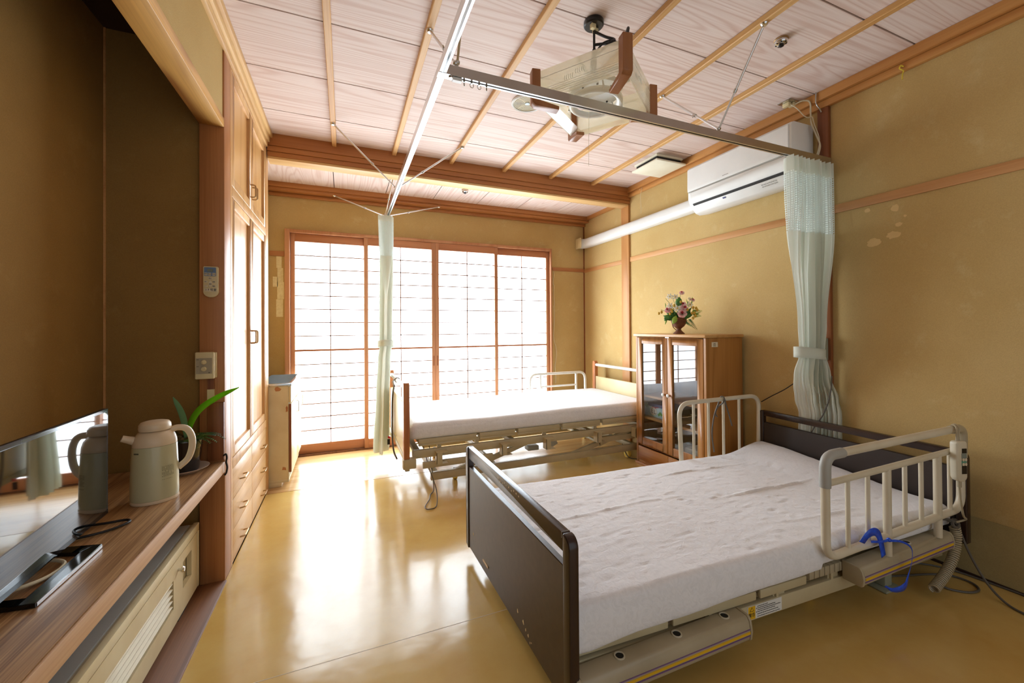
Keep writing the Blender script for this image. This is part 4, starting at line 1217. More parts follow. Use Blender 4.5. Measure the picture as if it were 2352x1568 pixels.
MB().tube(spline([(2.630, 3.14, 2.470), (2.634, 3.12, 2.474), (2.630, 3.10, 2.470), (2.628, 3.118, 2.40), (2.630, 3.112, 2.30), (2.629, 3.112, 2.235)], 8), .0015, 6)\
    .build('hanging_string', M['string'], org=(2.63, 3.11, 2.235), label='thin white string hanging from the cornice left of the air conditioner', cat='string')
b = MB(); b.tube(spline([(2.630, 1.135, 2.462), (2.622, 1.143, 2.470), (2.626, 1.150, 2.460), (2.622, 1.140, 2.448), (2.630, 1.136, 2.440), (2.628, 1.139, 2.425), (2.630, 1.141, 2.400)], 6), .0028, 6)
b.build('yellow_string', M['ystring'], org=(2.63, 1.14, 2.40), label='short knotted yellow string on the cornice at the upper right', cat='string')
b = MB().tube([(2.606, 1.535, 2.540), (2.604, 1.535, 2.48), (2.610, 1.53, 2.46), (2.626, 1.525, 2.44), (2.630, 1.52, 2.42)], .004, 8)
b.build('cornice_bracket', M['steel'], org=(2.61, 1.53, 2.42), label='small metal bracket on the cornice above the dark post', cat='bracket')

# ------------------------------------------------------------------ air conditioner and its pipe cover
ac = thing('air_conditioner', (2.56, 1.97, 2.02), 'white wall air conditioner high on the right wall, its near end behind the rail', 'air conditioner')
A0, A1 = 1.580, 2.362
prof = [(2.655, 2.372), (2.48, 2.370), (2.452, 2.360), (2.446, 2.345), (2.446, 2.120), (2.462, 2.086), (2.520, 2.022), (2.560, 2.012), (2.655, 2.030)]
MB().prism(prof, 'y', A0, A1).build('housing', M['white_pl'], ac, bevel=.006, seg=2)
MB().prism([(2.4455, 2.352), (2.438, 2.345), (2.436, 2.20), (2.438, 2.178), (2.4455, 2.178)], 'y', A0 + .012, A1 - .004).build('front_panel', M['white_pl'], ac, bevel=.002)
MB().prism([(2.4452, 2.1695), (2.438, 2.165), (2.438, 2.128), (2.448, 2.108), (2.459, 2.086), (2.466, 2.080), (2.4455, 2.122)], 'y', A0 + .03, A1 - .03).build('flap', M['white_pl'], ac, bevel=.001, seg=1)
MB().prism([(2.4655, 2.080), (2.459, 2.084), (2.469, 2.0715), (2.474, 2.070)], 'y', A0 + .032, A1 - .032).build('outlet_slot', M['black_m'], ac)
MB().box(2.442, 2.4458, A0 + .01, A1 - .01, 2.1700, 2.1775).build('panel_gap', M['grey_pl'], ac)
b = MB()
for i in range(6): b.box(2.4350, 2.4358, 2.000 + i * .008, 2.000 + i * .008 + (.005 if i % 2 else .006), 2.196, 2.200)
b.build('maker_mark', M['grey_pl'], ac)
def ac_low(y, t, s):                                  # point on the sloping underside
    return Vector((2.470 + .045 * t - .001, y, 2.076 - .050 * t - .001))
b = MB()
random.seed(5)
for i in range(16):
    y = 1.70 + (i % 8) * .013; t = .35 + (i // 8) * .22
    p, q = ac_low(y, t, 0), ac_low(y + .008 * random.uniform(.6, 1.2), t + .10, 0)
    b.add([(p.x, p.y, p.z), (p.x, q.y, p.z), (q.x, q.y, q.z), (q.x, p.y, q.z)], [(0, 1, 2, 3)])
b.build('printed_notes', M['grey_pl'], ac)
b = MB(); p, q = ac_low(2.06, .25, 0), ac_low(2.085, .42, 0)
b.add([(p.x, p.y, p.z), (p.x, q.y, p.z), (q.x, q.y, q.z), (q.x, p.y, q.z)], [(0, 1, 2, 3)])
b.build('blue_mark', M['navy'], ac)
pc = thing('pipe_cover', (2.62, 3.2, 2.08), 'long white rounded pipe cover along the wall from the air conditioner to the window corner', 'pipe cover')
pf = [(2.652, 2.078), (2.652, 2.184), (2.612, 2.184), (2.592, 2.176), (2.582, 2.158), (2.580, 2.131), (2.582, 2.104), (2.592, 2.086), (2.612, 2.078)]
MB().prism(pf, 'y', 2.368, 4.04).build('duct', M['white_pl'], pc, sharp=60)
b = MB()
el = []
for k in range(7):
    t = k / 6 * pi / 2
    el.append([(2.545 + (x - 2.545) * 1.0 * cos(t) , 4.04 + (x - 2.545) * sin(t) * .85, z) for x, z in pf])
n = len(pf)
b.add([q for r in el for q in r], [(i * n + j, i * n + (j + 1) % n, (i + 1) * n + (j + 1) % n, (i + 1) * n + j) for i in range(6) for j in range(n)] + [tuple(range(n)), tuple(range(6 * n, 7 * n))[::-1]])
b.build('elbow', M['white_pl'], pc, sharp=60)
MB().box(2.535, 2.552, 4.045, 4.155, 2.070, 2.190).build('wall_flange', M['cream_p'], pc, bevel=.006)

# string and paper patches on the window wall
wv = [(2.238, 1.80), (2.243, 1.76), (2.236, 1.66), (2.246, 1.63), (2.240, 1.50), (2.248, 1.44), (2.242, 1.38), (2.250, 1.30), (2.243, 1.20), (2.236, 1.02), (2.262, .93), (2.275, .84), (2.262, .76), (2.252, .70), (2.258, .60), (2.254, .50)]
random.seed(2)
MB().tube(spline([(x + random.uniform(-.003, .003), 4.160, z) for x, z in wv], 8), .0026, 6)\
    .build('wavy_string', M['string'], org=(2.25, 4.16, .5), label='long wavy white string hanging down the wall beside the shoji', cat='string')
tp = MB()
for x0, x1, z0, z1 in ((-.566, -.524, 1.70, 1.806), (-.558, -.512, 1.575, 1.70), (-.594, -.555, 1.53, 1.62), (-.560, -.506, 1.42, 1.574), (-.568, -.514, 1.26, 1.418)):
    i = len(tp.v)
    tp.box(x0, x1, YW - .0012, YW - .0002, z0, z1)
tp.build('masking_tape', M['tape'], org=(-.54, YW, 1.26), label='column of old pale tape patches on the wall left of the shoji', cat='tape', kind='stuff')

# ------------------------------------------------------------------ glazed cabinet
CB = thing('glass_cabinet', (2.47, 2.42, 0), 'oak cabinet with two glazed doors and two low drawers against the right wall', 'cabinet')
X0, X1, Y0, Y1, ZT = 2.282, 2.634, 2.060, 2.782, 1.092
b = MB()
b.box(X0, X1, Y0, Y0 + .020, .022, ZT - .024); b.box(X0, X1, Y1 - .020, Y1, .022, ZT - .024)
b.box(X0 + .004, X1, Y0 + .021, Y1 - .021, .022, .040); b.box(X0 + .020, X1, Y0 + .021, Y1 - .021, .158, .172)
b.build('carcass', M['cab'], CB, bevel=.0015, seg=1)
MB().box(X1 - .008, X1 - .001, Y0 + .021, Y1 - .021, .173, ZT - .026).build('back_panel', M['cab_in'], CB)
MB().box(X0 - .018, X1 + .004, Y0 - .012, Y1 + .012, ZT - .0235, ZT).build('top', M['cab_top'], CB, bevel=.006, seg=3)
b = MB(); b.box(X0 - .010, X1, Y0 - .008, Y1 + .008, 0, .0215)
b.build('plinth', M['cab_y'], CB, bevel=.003)
ym = (Y0 + Y1) / 2
for n_, (ya, yb, ky) in enumerate(((Y0 + .024, ym - .002, ym - .026), (ym + .002, Y1 - .024, ym + .026))):
    xa, xb, za, zb_ = X0 - .002, X0 + .018, .176, ZT - .030
    w = .050
    d = MB(); d.box(xa, xb, ya, ya + w, za, zb_); d.box(xa, xb, yb - w, yb, za, zb_)
    d.box(xa, xb, ya + w, yb - w, za, za + .058); d.box(xa, xb, ya + w, yb - w, zb_ - .052, zb_)
    dd = d.build('door', M['cab'], CB, bevel=.003)
    MB().box(xa + .008, xa + .012, ya + w, yb - w, za + .058, zb_ - .052).build('pane', M['glass'], dd, flat=True)
    k = MB(); k.cyl((xa, ky, .625), (xa - .016, ky, .625), .008, .007, 12)
    k.build('knob_stem', M['cab_y'], dd)
    MB().lathe([(0, 0), (.009, 0), (.013, .004), (.013, .008), (.009, .011), (0, .0115)], (xa - .0162, ky, .625), 18, M=Matrix.Rotation(rad(-90), 4, 'Y')).build('knob', M['white_pl'], dd)
    MB().box(X0 - .002, X0 + .016, ya, yb, .042, .155).build('drawer', M['cab_y'], CB, bevel=.003)
for z in (.405, .585):
    MB().box(X0 + .030, X1 - .009, Y0 + .021, Y1 - .021, z - .018, z).build('shelf', M['cab_y'], CB)
MB().box(X0 - .001, X0 + .012, ym - .018, ym + .018, ZT - .0295, ZT - .0238).build('door_catch', M['chrome'], CB)
MB().box(2.335, 2.392, Y0 - .0012, Y0 - .0002, 1.006, 1.040).build('sticker', M['paper_w'], CB, label='small cream sticker near the top of the cabinet side')
b = MB()
for i, z in enumerate((1.031, 1.025, 1.019, 1.012)): b.box(2.349 + .003 * (i == 0), 2.374 - .003 * (i == 0), Y0 - .0016, Y0 - .0013, z - .0012, z + .0012)
b.build('sticker_print', M['ink'], CB)

tb = thing('tissue_box', (2.42, 2.70, .4052), 'pale blue patterned tissue box on the middle shelf inside the glass cabinet', 'box')
MB().box(2.355, 2.470, 2.545, 2.765, .4054, .512).build('carton', M['tissue'], tb, bevel=.002)
MB().box(2.353, 2.472, 2.543, 2.720, .490, .5135).build('blue_band', M['navy'], tb)
ang = [k * 2 * pi / 24 for k in range(24)]
MB().prism([(2.655 - .040 * cos(a), .452 + .036 * sin(a)) for a in ang], 'x', 2.3536, 2.3548).build('white_roundel', M['paper_white'], tb)
MB().prism([(2.742 - .018 * cos(a), .490 + .016 * sin(a)) for a in ang], 'x', 2.3536, 2.3548).build('teal_dot', M['teal'], tb)
b = MB(); b.tube([(2.3535, 2.655 + .037 * cos(a), .452 + .034 * sin(a)) for a in [rad(60 + 10 * k) for k in range(8)]], .003, 6); b.tube([(2.3535, 2.640, .485), (2.3535, 2.600, .490)], .004, 6)
b.build('red_swirl', M['red'], tb)
MX_ = Matrix(((0, 0, -1), (-1, 0, 0), (0, 1, 0))).to_4x4()
text_mesh('E', .050, 'lettering', M['ink'], tb, Matrix.Translation((2.3534, 2.672, .452)) @ MX_, .0003)
text_mesh('L', .050, 'lettering', M['ink'], tb, Matrix.Translation((2.3534, 2.640, .447)) @ MX_, .0003)
b = MB()
for y, z in ((2.60, .420), (2.585, .435), (2.57, .424)): b.add([(2.3545, y, z), (2.3545, y - .02, z + .012), (2.3545, y - .006, z + .026), (2.3545, y + .010, z + .014)], [(0, 1, 2, 3)])
b.build('leaf_print', M['green'], tb)
MB().box(2.36, 2.50, 2.50, 2.66, .1725, .190).build('paper_pad', M['paper_white'], org=(2.42, 2.58, .1725), bevel=.002, label='flat white pad lying on the bottom of the glass cabinet, left door', cat='pad')
b = MB().box(2.36, 2.52, 2.20, 2.34, .1725, .245)
b.build('folded_cloth', M['paper_white'], org=(2.44, 2.27, .1725), bevel=.012, seg=3, label='folded white cloth on the cabinet floor behind the right glass door', cat='cloth')

# ------------------------------------------------------------------ flower arrangement
FC = Vector((2.395, 2.415, ZT + .0004))
fl = thing('flower_arrangement', FC, 'brown wicker urn of artificial pink roses and white lilies on the oak cabinet', 'flowers')
pr = [(0, 0), (.041, 0), (.042, .005), (.030, .016), (.017, .030), (.016, .040), (.030, .052), (.046, .070), (.054, .095), (.056, .122), (.054, .124), (.052, .110), (.03, .10), (0, .10)]
MB().lathe(pr, FC, 30).build('urn', M['wicker'], fl)
b = MB()
for i in range(14):
    z = .056 + i * .0052
    r = .034 + (.056 - .034) * min(1, i / 8) ** .7
    b.tube([FC + Vector((r * cos(t * 2 * pi / 26), r * sin(t * 2 * pi / 26), z + .0012 * sin(t * 2 + i))) for t in range(26)], .0024, 5, closed=True)
b.build('weave', M['wicker'], fl)
b = MB(); b.tube(spline([FC + Vector((-.052, -.006, .100)), FC + Vector((-.074, -.010, .080)), FC + Vector((-.062, -.008, .050)), FC + Vector((-.030, -.004, .030))], 6), .003, 6)
b.build('urn_handle', M['wicker'], fl)
# frame facing the room: u to the right as seen from the room, v up, w towards the room
Uv = Vector((.74, -.67, 0)); Wv = Vector((-.67, -.74, 0))
def FP(u, v, w=0): return FC + Uv * u + Wv * w + Vector((0, 0, v))
def rose(c, r, tilt=(0, 0)):
    c = Vector(c)
    nrm = (Wv * .85 + Vector((0, 0, .5)) + Uv * tilt[0] + Vector((0, 0, tilt[1]))).normalized()
    a = nrm.orthogonal().normalized(); bb = nrm.cross(a)
    o_ = MB(); i_ = MB()
    for ring, (rr, h, np_, m) in enumerate(((1.0, -.25, 6, 0), (.74, .0, 5, 0), (.50, .22, 5, 0), (.30, .36, 4, 1), (.14, .42, 3, 1))):
        for k in range(np_):
            an = 2 * pi * k / np_ + ring * .6
            tgt = i_ if m else o_
            pts = []
            for j in range(5):
                for i in range(5):
                    s, t = (i / 4 - .5) * 2, j / 4
                    aa = an + s * (.62 if ring < 2 else .8) * (1 - .25 * t * t)
                    rad_ = r * rr * (.35 + .65 * t ** .7) * (1 - .10 * s * s)
                    hh = r * (h * t + .12 * t * t - .12 * s * s * t + (-.32 if ring < 3 else -.1) * (1 - t))
                    pts.append(c + (a * cos(aa) + bb * sin(aa)) * rad_ + nrm * hh)
            tgt.add(pts, [(q * 5 + p, q * 5 + p + 1, q * 5 + p + 6, q * 5 + p + 5) for q in range(4) for p in range(4)])
    f = o_.build('rose', M['rose'], fl, sharp=80, fixn=False, solid=.0006)
    i_.build('rose_heart', M['rose_in'], f, sharp=80, fixn=False, solid=.0006)
def lily(c, r, d=None):
    c = Vector(c)
    nrm = Vector(d or (Wv + Vector((0, 0, .35)))).normalized()
    a = nrm.orthogonal().normalized(); bb = nrm.cross(a)
    b = MB()
    for k in range(6):
        an = 2 * pi * k / 6
        u = a * cos(an) + bb * sin(an); s = nrm.cross(u)
        P = [c, c + u * r * .45 + s * r * .20 + nrm * r * .20, c + u * r * .5 + nrm * r * .12, c + u * r * .45 - s * r * .20 + nrm * r * .20, c + u * r + nrm * r * .02]
        b.add(P, [(0, 1, 2), (0, 2, 3), (1, 4, 2), (2, 4, 3)])
    f = b.build('lily', M['petal'], fl, sharp=60, fixn=False, solid=.0006)
    b = MB().ball(c + nrm * r * .14, r * .17, 6)
    b.build('lily_heart', M['bud'], f)
def sleaf(p0, p1, w, m, nm='leaf'):
    p0, p1 = Vector(p0), Vector(p1)
    d = p1 - p0; s = d.cross(Wv).normalized() * w; up = Wv * w * .25
    b = MB()
    ks = (0, .25, .5, .75, 1); ws = (.15, .8, 1, .7, .02)
    vs = []
    for k, q in zip(ks, ws):
        c = p0 + d * k + up * (4 * k * (1 - k))
        vs += [c - s * q - up * .4, c, c + s * q - up * .4]
    b.add(vs, [(i * 3 + j, i * 3 + j + 1, i * 3 + j + 4, i * 3 + j + 3) for i in range(4) for j in range(2)])
    return b.build(nm, m, fl, sharp=70, fixn=False, solid=.0006)
random.seed(21)
st = MB()
for u, v in ((.012, .315), (-.055, .315), (-.095, .285), (.085, .275), (-.13, .20), (.15, .19), (.0, .25), (-.06, .24), (.07, .24)):
    st.tube(spline([FP(0, .10, 0), FP(u * .5, .10 + (v - .10) * .6, .01), FP(u, v - .01, .02)], 5), .0014, 5)
st.build('stem', M['fl_leaf'], fl)
for k in range(26):
    a = random.uniform(-1, 1); v = random.uniform(.11, .20)
    sleaf(FP(a * .03, .115, random.uniform(-.02, .03)), FP(a * .115, v + .03 * (1 - abs(a)), random.uniform(.0, .06)), random.uniform(.011, .018), M['fl_leaf'])
sleaf(FP(-.004, .205, .035), FP(.004, .285, .030), .026, M['fl_leaf'], 'round_leaf')
sleaf(FP(-.02, .140, .05), FP(-.045, .075, .07), .020, M['fl_light']); sleaf(FP(-.07, .150, .04), FP(-.105, .100, .05), .020, M['fl_leaf']); sleaf(FP(-.085, .13, .03), FP(-.10, .070, .03), .006, M['fl_light'])
sleaf(FP(-.09, .185, .02), FP(-.098, .245, .02), .004, M['fl_light']); sleaf(FP(.09, .22, .02), FP(.098, .285, .02), .005, M['fl_light']); sleaf(FP(.07, .2, .02), FP(.055, .27, .0), .004, M['fl_light'])
rose(FP(.022, .158, .058), .036, (.0, -.1)); rose(FP(.040, .200, .050), .032, (.3, 0)); rose(FP(.030, .228, .030), .026); rose(FP(-.080, .188, .045), .028, (-.3, 0)); rose(FP(.022, .318, .025), .021, (0, .3)); rose(FP(.100, .262, .020), .018, (.4, .2))
lily(FP(-.012, .195, .060), .036); lily(FP(-.062, .215, .040), .034, (-.7, -.5, .5)); lily(FP(-.065, .290, .020), .030, (-.8, -.4, .3)); lily(FP(-.024, .285, .020), .030); lily(FP(.078, .222, .030), .034, (-.2, -.9, .4)); lily(FP(.080, .265, .010), .024, (-.1, -.8, .6))
for u, v in ((-.125, .170), (-.145, .160), (-.064, .155), (-.05, .172), (-.034, .218), (.100, .200), (.128, .182), (.092, .158), (.108, .160), (.115, .138), (.098, .120), (-.055, .185), (.015, .245), (.06, .185), (.120, .196)):
    b = MB().ball(FP(u, v, .045), .0095, 6, sz=1.25)
    b.build('bud', M['bud'], fl)
def silk_fern(p0, p1, w, m):
    p0, p1 = Vector(p0), Vector(p1); d = p1 - p0; s = d.cross(Wv).normalized()
    b = MB(); b.tube([p0, p1], .001, 5)
    for i in range(1, 11):
        t = i / 10; c = p0 + d * t; ll = w * (1.1 - .9 * t)
        for sg in (-1, 1):
            tip = c + s * sg * ll + d.normalized() * ll * .5
            mid = (c + tip) / 2; h = d.normalized() * ll * .22
            b.add([c, mid - h, tip, mid + h], [(0, 1, 2, 3)])
    b.build('fern', m, fl, fixn=False, flat=True)
silk_fern(FP(.052, .110, .04), FP(.125, .035, .05), .030, M['fl_leaf']); silk_fern(FP(.09, .155, .03), FP(.160, .175, .03), .030, M['fl_light']); silk_fern(FP(.10, .145, .03), FP(.155, .135, .03), .022, M['fl_light'])

# ------------------------------------------------------------------ the far bed, by the window
fb = thing('care_bed', (1.47, 3.31, 0), 'adjustable care bed with reddish wooden end posts and cream panels, by the shoji', 'bed')
FX, HXX, YA, YZ = .385, 2.545, 2.836, 3.782
def end_board(x, par, nm, panel_top):
    eb = MB(); eb.box(x - .011, x + .011, YA + .026, YZ - .026, .275, panel_top)
    board = eb.build(nm, M['cream_p'], par, bevel=.003)
    for y in (YA, YZ):
        p = MB(); p.prism(rounded_poly(y - .024, y + .024, .262, .778, .020, .004), 'x', x - .020, x + .020)
        p.build('post', M['bedwood'], board, bevel=.005, seg=3, label='reddish wooden post of the bed end')
    MB().cyl((x, YA + .02, .738), (x, YZ - .02, .738), .0155, n=18).build('top_rail', M['white_metal'], board)
    b = MB(); b.box(x - .016, x + .016, YA + .02, YZ - .02, .236, .272)
    b.build('lower_rail', M['beige'], board, bevel=.004)
    return board
foot = end_board(FX, fb, 'footboard', .628)
head = end_board(HXX, fb, 'headboard', .615)
for y in (YA, YZ):
    b = MB(); b.box(FX - .026, FX + .062, y - .030, y + .030, .196, .262)
    b.box(FX - .012, FX + .020, y - .024, y + .024, .180, .1955)
    b.build('corner_bracket', M['beige'], fb, bevel=.005)
    MB().box(HXX - .062, HXX + .026, y - .030, y + .030, .196, .262).build('corner_bracket', M['beige'], fb, bevel=.005)
b = MB()
for y in (2.878, 3.742):
    b.box(FX + .045, HXX - .045, y - .016, y + .016, .244, .300)
for x in (.47, 1.2, 1.9, 2.44): b.box(x - .02, x + .02, 2.89, 3.73, .255, .29)
b.build('upper_frame', M['beige'], fb, bevel=.003)
ds = [.460, .905, 1.215, 1.60, 1.985, 2.46]
b = MB()
for i in range(5):
    b.box(ds[i] + .012, ds[i + 1] - .012, 2.862, 3.752, .340, .375)
    b.box(ds[i] + .012, ds[i + 1] - .012, 2.862, 2.880, .326, .341)
b.build('deck', M['beige'], fb, bevel=.004)
b = MB()
for x in (.62, .90, 1.46, 1.93):
    for y in (2.888, 3.732): b.box(x - .014, x + .014, y - .010, y + .010, .299, .342)
b.build('deck_post', M['beige'], fb)
for x in (.625, 1.11, 1.475, 1.945, 2.33):
    b = MB(); t = .0035; w = .040; y1_ = 2.861; y0_ = 2.800
    b.box(x - w, x + w, y0_, y1_, .283, .283 + t); b.box(x - w, x + w, y0_, y1_, .205, .205 + t)
    b.box(x - w, x - w + t, y0_, y1_, .2086, .2829); b.box(x - w, x - .0, y0_, y0_ + t, .2086, .2829)
    b.build('rail_bracket', M['beige'], fb)
b = MB()
for y in (2.895, 3.70): b.box(.56, 2.40, y - .018, y + .018, .072, .125)
for x in (.60, 1.05, 2.36): b.box(x - .02, x + .02, 2.915, 3.68, .080, .118)
b.build('base_frame', M['beige'], fb, bevel=.003)
MB().box(.50, 1.02, 2.862, 2.884, .168, .212).build('foot_bar', M['beige'], fb, bevel=.002)
for y in (2.905, 3.69):
    for p, q in (((.98, .15), (1.35, .262)), ((1.98, .16), (2.36, .262)), ((.72, .10), (1.00, .185)), ((1.70, .10), (2.02, .178))):
        MB().bar((p[0], y, p[1]), (q[0], y, q[1]), .028, .035).build('lift_arm', M['beige'], fb, bevel=.002, seg=1)
for x in (1.0, 2.0): MB().cyl((x, 2.885, .17), (x, 3.715, .17), .014, n=12).build('cross_shaft', M['beige'], fb)
b = MB(); b.obox((1.62, 3.10, .17), (.10, .08, .07), Matrix.Rotation(rad(-22), 3, 'Y')); b.cyl((1.66, 3.10, .185), (1.98, 3.12, .245), .016, n=14); b.box(1.40, 1.50, 3.06, 3.14, .126, .165)
b.build('actuator', M['grey_pl'], fb, bevel=.006)
b = MB(); b.box(1.98, 2.35, 2.886, 2.92, .175, .22)
b.build('head_frame', M['beige'], fb)
for x, y in ((.772, 3.035), (.735, 3.62), (2.30, 2.93), (2.30, 3.62)):
    c = MB(); c.cyl((x - .014, y, .034), (x + .014, y, .034), .0338, n=22)
    w_ = c.build('caster', M['yellow_pl'], fb, bevel=.004)
    c = MB(); c.cyl((x, y, .06), (x, y, .09), .012, n=12); c.bar((x - .02, y, .030), (x - .02, y, .076), .004, .03); c.bar((x + .02, y, .030), (x + .02, y, .076), .004, .03); c.box(x - .023, x + .023, y - .015, y + .015, .074, .080)
    c.build('fork', M['beige_d'], w_)

def mattress(mb, x0, x1, y0, y1, z0, z1, r, nx, ny, bumpf, hem=None):
    """rounded slab skinned as one sheet: around the section, then along the length"""
    def sect(t):                                     # t 0..1 over bottom-left, up the side, across, down
        pts = []
        return pts
    prof = []
    def arc_(cy, cz, a0, a1, n):
        for k in range(n + 1):
            a = rad(a0 + (a1 - a0) * k / n); prof.append((cy + r * cos(a), cz + r * sin(a), 0))
    prof.append((y0 + .05, z0, 2)); 
    for k in range(5): prof.append((y0 + .012 * (1 - k / 4), z0 + .012 * k / 4, 1))
    for k in range(1, 6): prof.append((y0 - .004 * sin(pi * k / 6), z0 + .012 + (z1 - r - z0 - .012) * k / 6, 1))
    arc_(y0 + r, z1 - r, 180, 90, 7)
    for k in range(1, ny): prof.append((y0 + r + (y1 - y0 - 2 * r) * k / ny, z1, 0))
    arc_(y1 - r, z1 - r, 90, 0, 7)
    for k in range(1, 6): prof.append((y1 + .004 * sin(pi * k / 6), z1 - r - (z1 - r - z0 - .012) * k / 6, 1))
    prof.append((y1, z0 + .012, 1)); prof.append((y1 - .05, z0, 2))
    vs, fs = [], []
    m = len(prof)
    for i in range(nx + 1):
        u = i / nx
        x = x0 + (x1 - x0) * u
        e = min(u, 1 - u) * (x1 - x0)                # round the two ends
        k = 1 if e > r else sqrt(max(0, 1 - ((r - e) / r) ** 2))
        for (y, z, side) in prof:
            zz = z
            if z > z1 - r: zz = z1 - r + (z - z1 + r) * k
            ins = r * (1 - k) * .8
            yc = (y0 + y1) / 2
            yy = yc + (y - yc) * (1 - ins / ((y1 - y0) / 2))
            dz = bumpf(x, yy, side)
            hz = hem(x, yy) if (hem and side) else 0
            fac = max(0, min(1, (z1 - r - zz) / max(1e-6, (z1 - r - z0))))
            vs.append((x, yy + (dz * .6 * (1 if y < yc else -1) if side == 1 else 0), zz + (dz if side == 0 else 0) + hz * fac))
    for i in range(nx):
        for j in range(m - 1):
            fs.append((i * m + j, i * m + j + 1, (i + 1) * m + j + 1, (i + 1) * m + j))
    fs.append(tuple(range(m))[::-1]); fs.append(tuple(nx * m + j for j in range(m)))
    mb.add(vs, fs)
    return mb
def fold(y, y0, w, h):                               # a sharp little ridge running along the bed
    d = abs(y - y0) / w
    return h * max(0, 1 - d) ** 1.5
def fb_bump(x, y, side):
    n_ = noise.noise(Vector((x * 3, y * 5, 1.7))) * .004
    if side == 0:
        n_ += fold(y + .006 * sin(x * 9), 3.33, .014, .010) * max(0, min(1, (x - 1.0) * 3)) * max(0, min(1, (2.15 - x) * 3))
        n_ += fold(y + .005 * sin(x * 11), 3.44, .012, .008) * max(0, min(1, (x - 1.35) * 4)) * max(0, min(1, (2.1 - x) * 4))
        n_ -= .012 * max(0, 1 - abs(x - 1.0) / .7)
    return n_
mt = mattress(MB(), FX + .032, HXX - .028, 2.862, 3.768, .376, .492, .035, 90, 40, fb_bump)
mt.build('mattress', M['sheet2'], org=(1.47, 3.31, .376), sharp=70, label='white sheeted mattress on the far bed beside the window', cat='mattress')

rl = thing('bed_rail', (2.1, 3.805, .376), 'low white tubular guard rail on the window side of the far bed', 'bed rail')
ry = 3.800
MB().tube(round_path([(1.755, ry, .365), (1.765, ry, .662), (2.425, ry, .662), (2.430, ry, .365)], .075, 8), .0135, 14).build('hoop', M['white_metal'], rl)
for x in (1.882, 2.312): MB().tube([(x, ry, .330), (x, ry, .655)], .0125, 12).build('upright', M['white_metal'], rl)
MB().tube([(1.885, ry, .530), (2.308, ry, .530)], .009, 10).build('crossbar', M['white_metal'], rl)
b = MB(); b.tube([(FX - .024, 3.34, .745), (FX - .034, 3.34, .728), (FX - .026, 3.34, .700)], .006, 8); b.tube([(FX - .02 * cos(t), 3.34, .738 + .02 * sin(t)) for t in [k * pi / 6 for k in range(12)]], .004, 6, closed=True)
b.build('hook_clip', M['grey_pl'], org=(FX - .02, 3.34, .70), label='small grey hook clipped on the top tube of the far footboard', cat='hook')
cd = spline([(FX - .020, 3.36, .70), (FX - .030, 3.40, .60), (FX - .034, 3.40, .45), (FX - .036, 3.38, .28), (FX - .030, 3.33, .18), (FX - .012, 3.28, .13)], 10)
MB().tube(cd, .007, 10).build('grey_cable', M['cord_g'], org=(FX - .03, 3.38, .13), label='thick grey cord hanging between the green curtain and the far footboard', cat='cord')
MB().tube(spline([(.52, 2.95, .30), (.55, 2.90, .16), (.575, 2.78, .05), (.545, 2.62, .006), (.49, 2.58, .006), (.47, 2.62, .006), (.515, 2.72, .006), (.54, 2.80, .006), (.575, 2.86, .02), (.57, 2.90, .15), (.56, 2.94, .30)], 10), .0032, 7)\
    .build('loose_wire', M['cord_g'], org=(.54, 2.75, .0), label='thin dark wire trailing on the floor under the foot of the far bed', cat='cord')
MB().tube(spline([(2.30, 3.0, .10), (2.28, 2.90, .02), (2.33, 2.84, .008), (2.40, 2.86, .008), (2.50, 2.95, .008), (2.60, 3.10, .01)], 8), .004, 7)\
    .build('dark_cord', M['cord_g'], org=(2.3, 2.95, 0), label='dark cord on the floor behind the glass cabinet base', cat='cord')

# ------------------------------------------------------------------ the near bed
RB = rad(-2.5)
nb = thing('care_bed', (.59, 1.497, 0), 'low adjustable care bed with dark brown head and foot boards, nearest the camera', 'bed', rz=RB)
def board(par, nm, x, y0, y1, z0, zt, rot, rail_h, gap, pm, em, extra=None):
    """dark end board: panel, slot, top rail and rounded edge posts"""
    X = Matrix.Translation((x, (y0 + y1) / 2, 0)) @ Matrix.Rotation(rot, 4, 'Z')
    h = (y1 - y0) / 2; w = .040
    zr0 = zt - rail_h; zp = zr0 - gap
    p = MB(X).box(-.011, .011, -h + w, h - w, z0 + .006, zp)
    root = p.build(nm, pm, par, bevel=.002, seg=1)
    MB(X).prism(rounded_poly(-h + w, h - w, zr0, zt, .004, .002), 'x', -.013, .013).build('top_rail', em, root, bevel=.005, seg=3)
    for s in (-1, 1):
        ya, yb = sorted((s * h, s * (h - w + .0005)))
        P = []
        r = .034
        if s > 0: P = [(ya, z0), (yb, z0 + .01)] + [(yb - r + r * cos(rad(a)), zt - r + r * sin(rad(a))) for a in range(0, 91, 15)] + [(ya, zt)]
        else: P = [(ya, z0 + .01), (yb, z0), (yb, zt)] + [(ya + r + r * cos(rad(a)), zt - r + r * sin(rad(a))) for a in range(90, 181, 15)]
        MB(X).prism(P, 'x', -.0165, .0165).build('edge_post', em, root, bevel=.006, seg=3)
    return root, X
ftb, FXm = board(nb, 'footboard', .0, -.4985, .5115, .048, .553, rad(3.3), .055, .042, M['brown_pnl'], M['brown_edge'])
hdb, HXm = board(nb, 'headboard', 1.985, -.515, .498, .170, .588, rad(0), .036, .042, M['head_pnl'], M['brown_edge'])
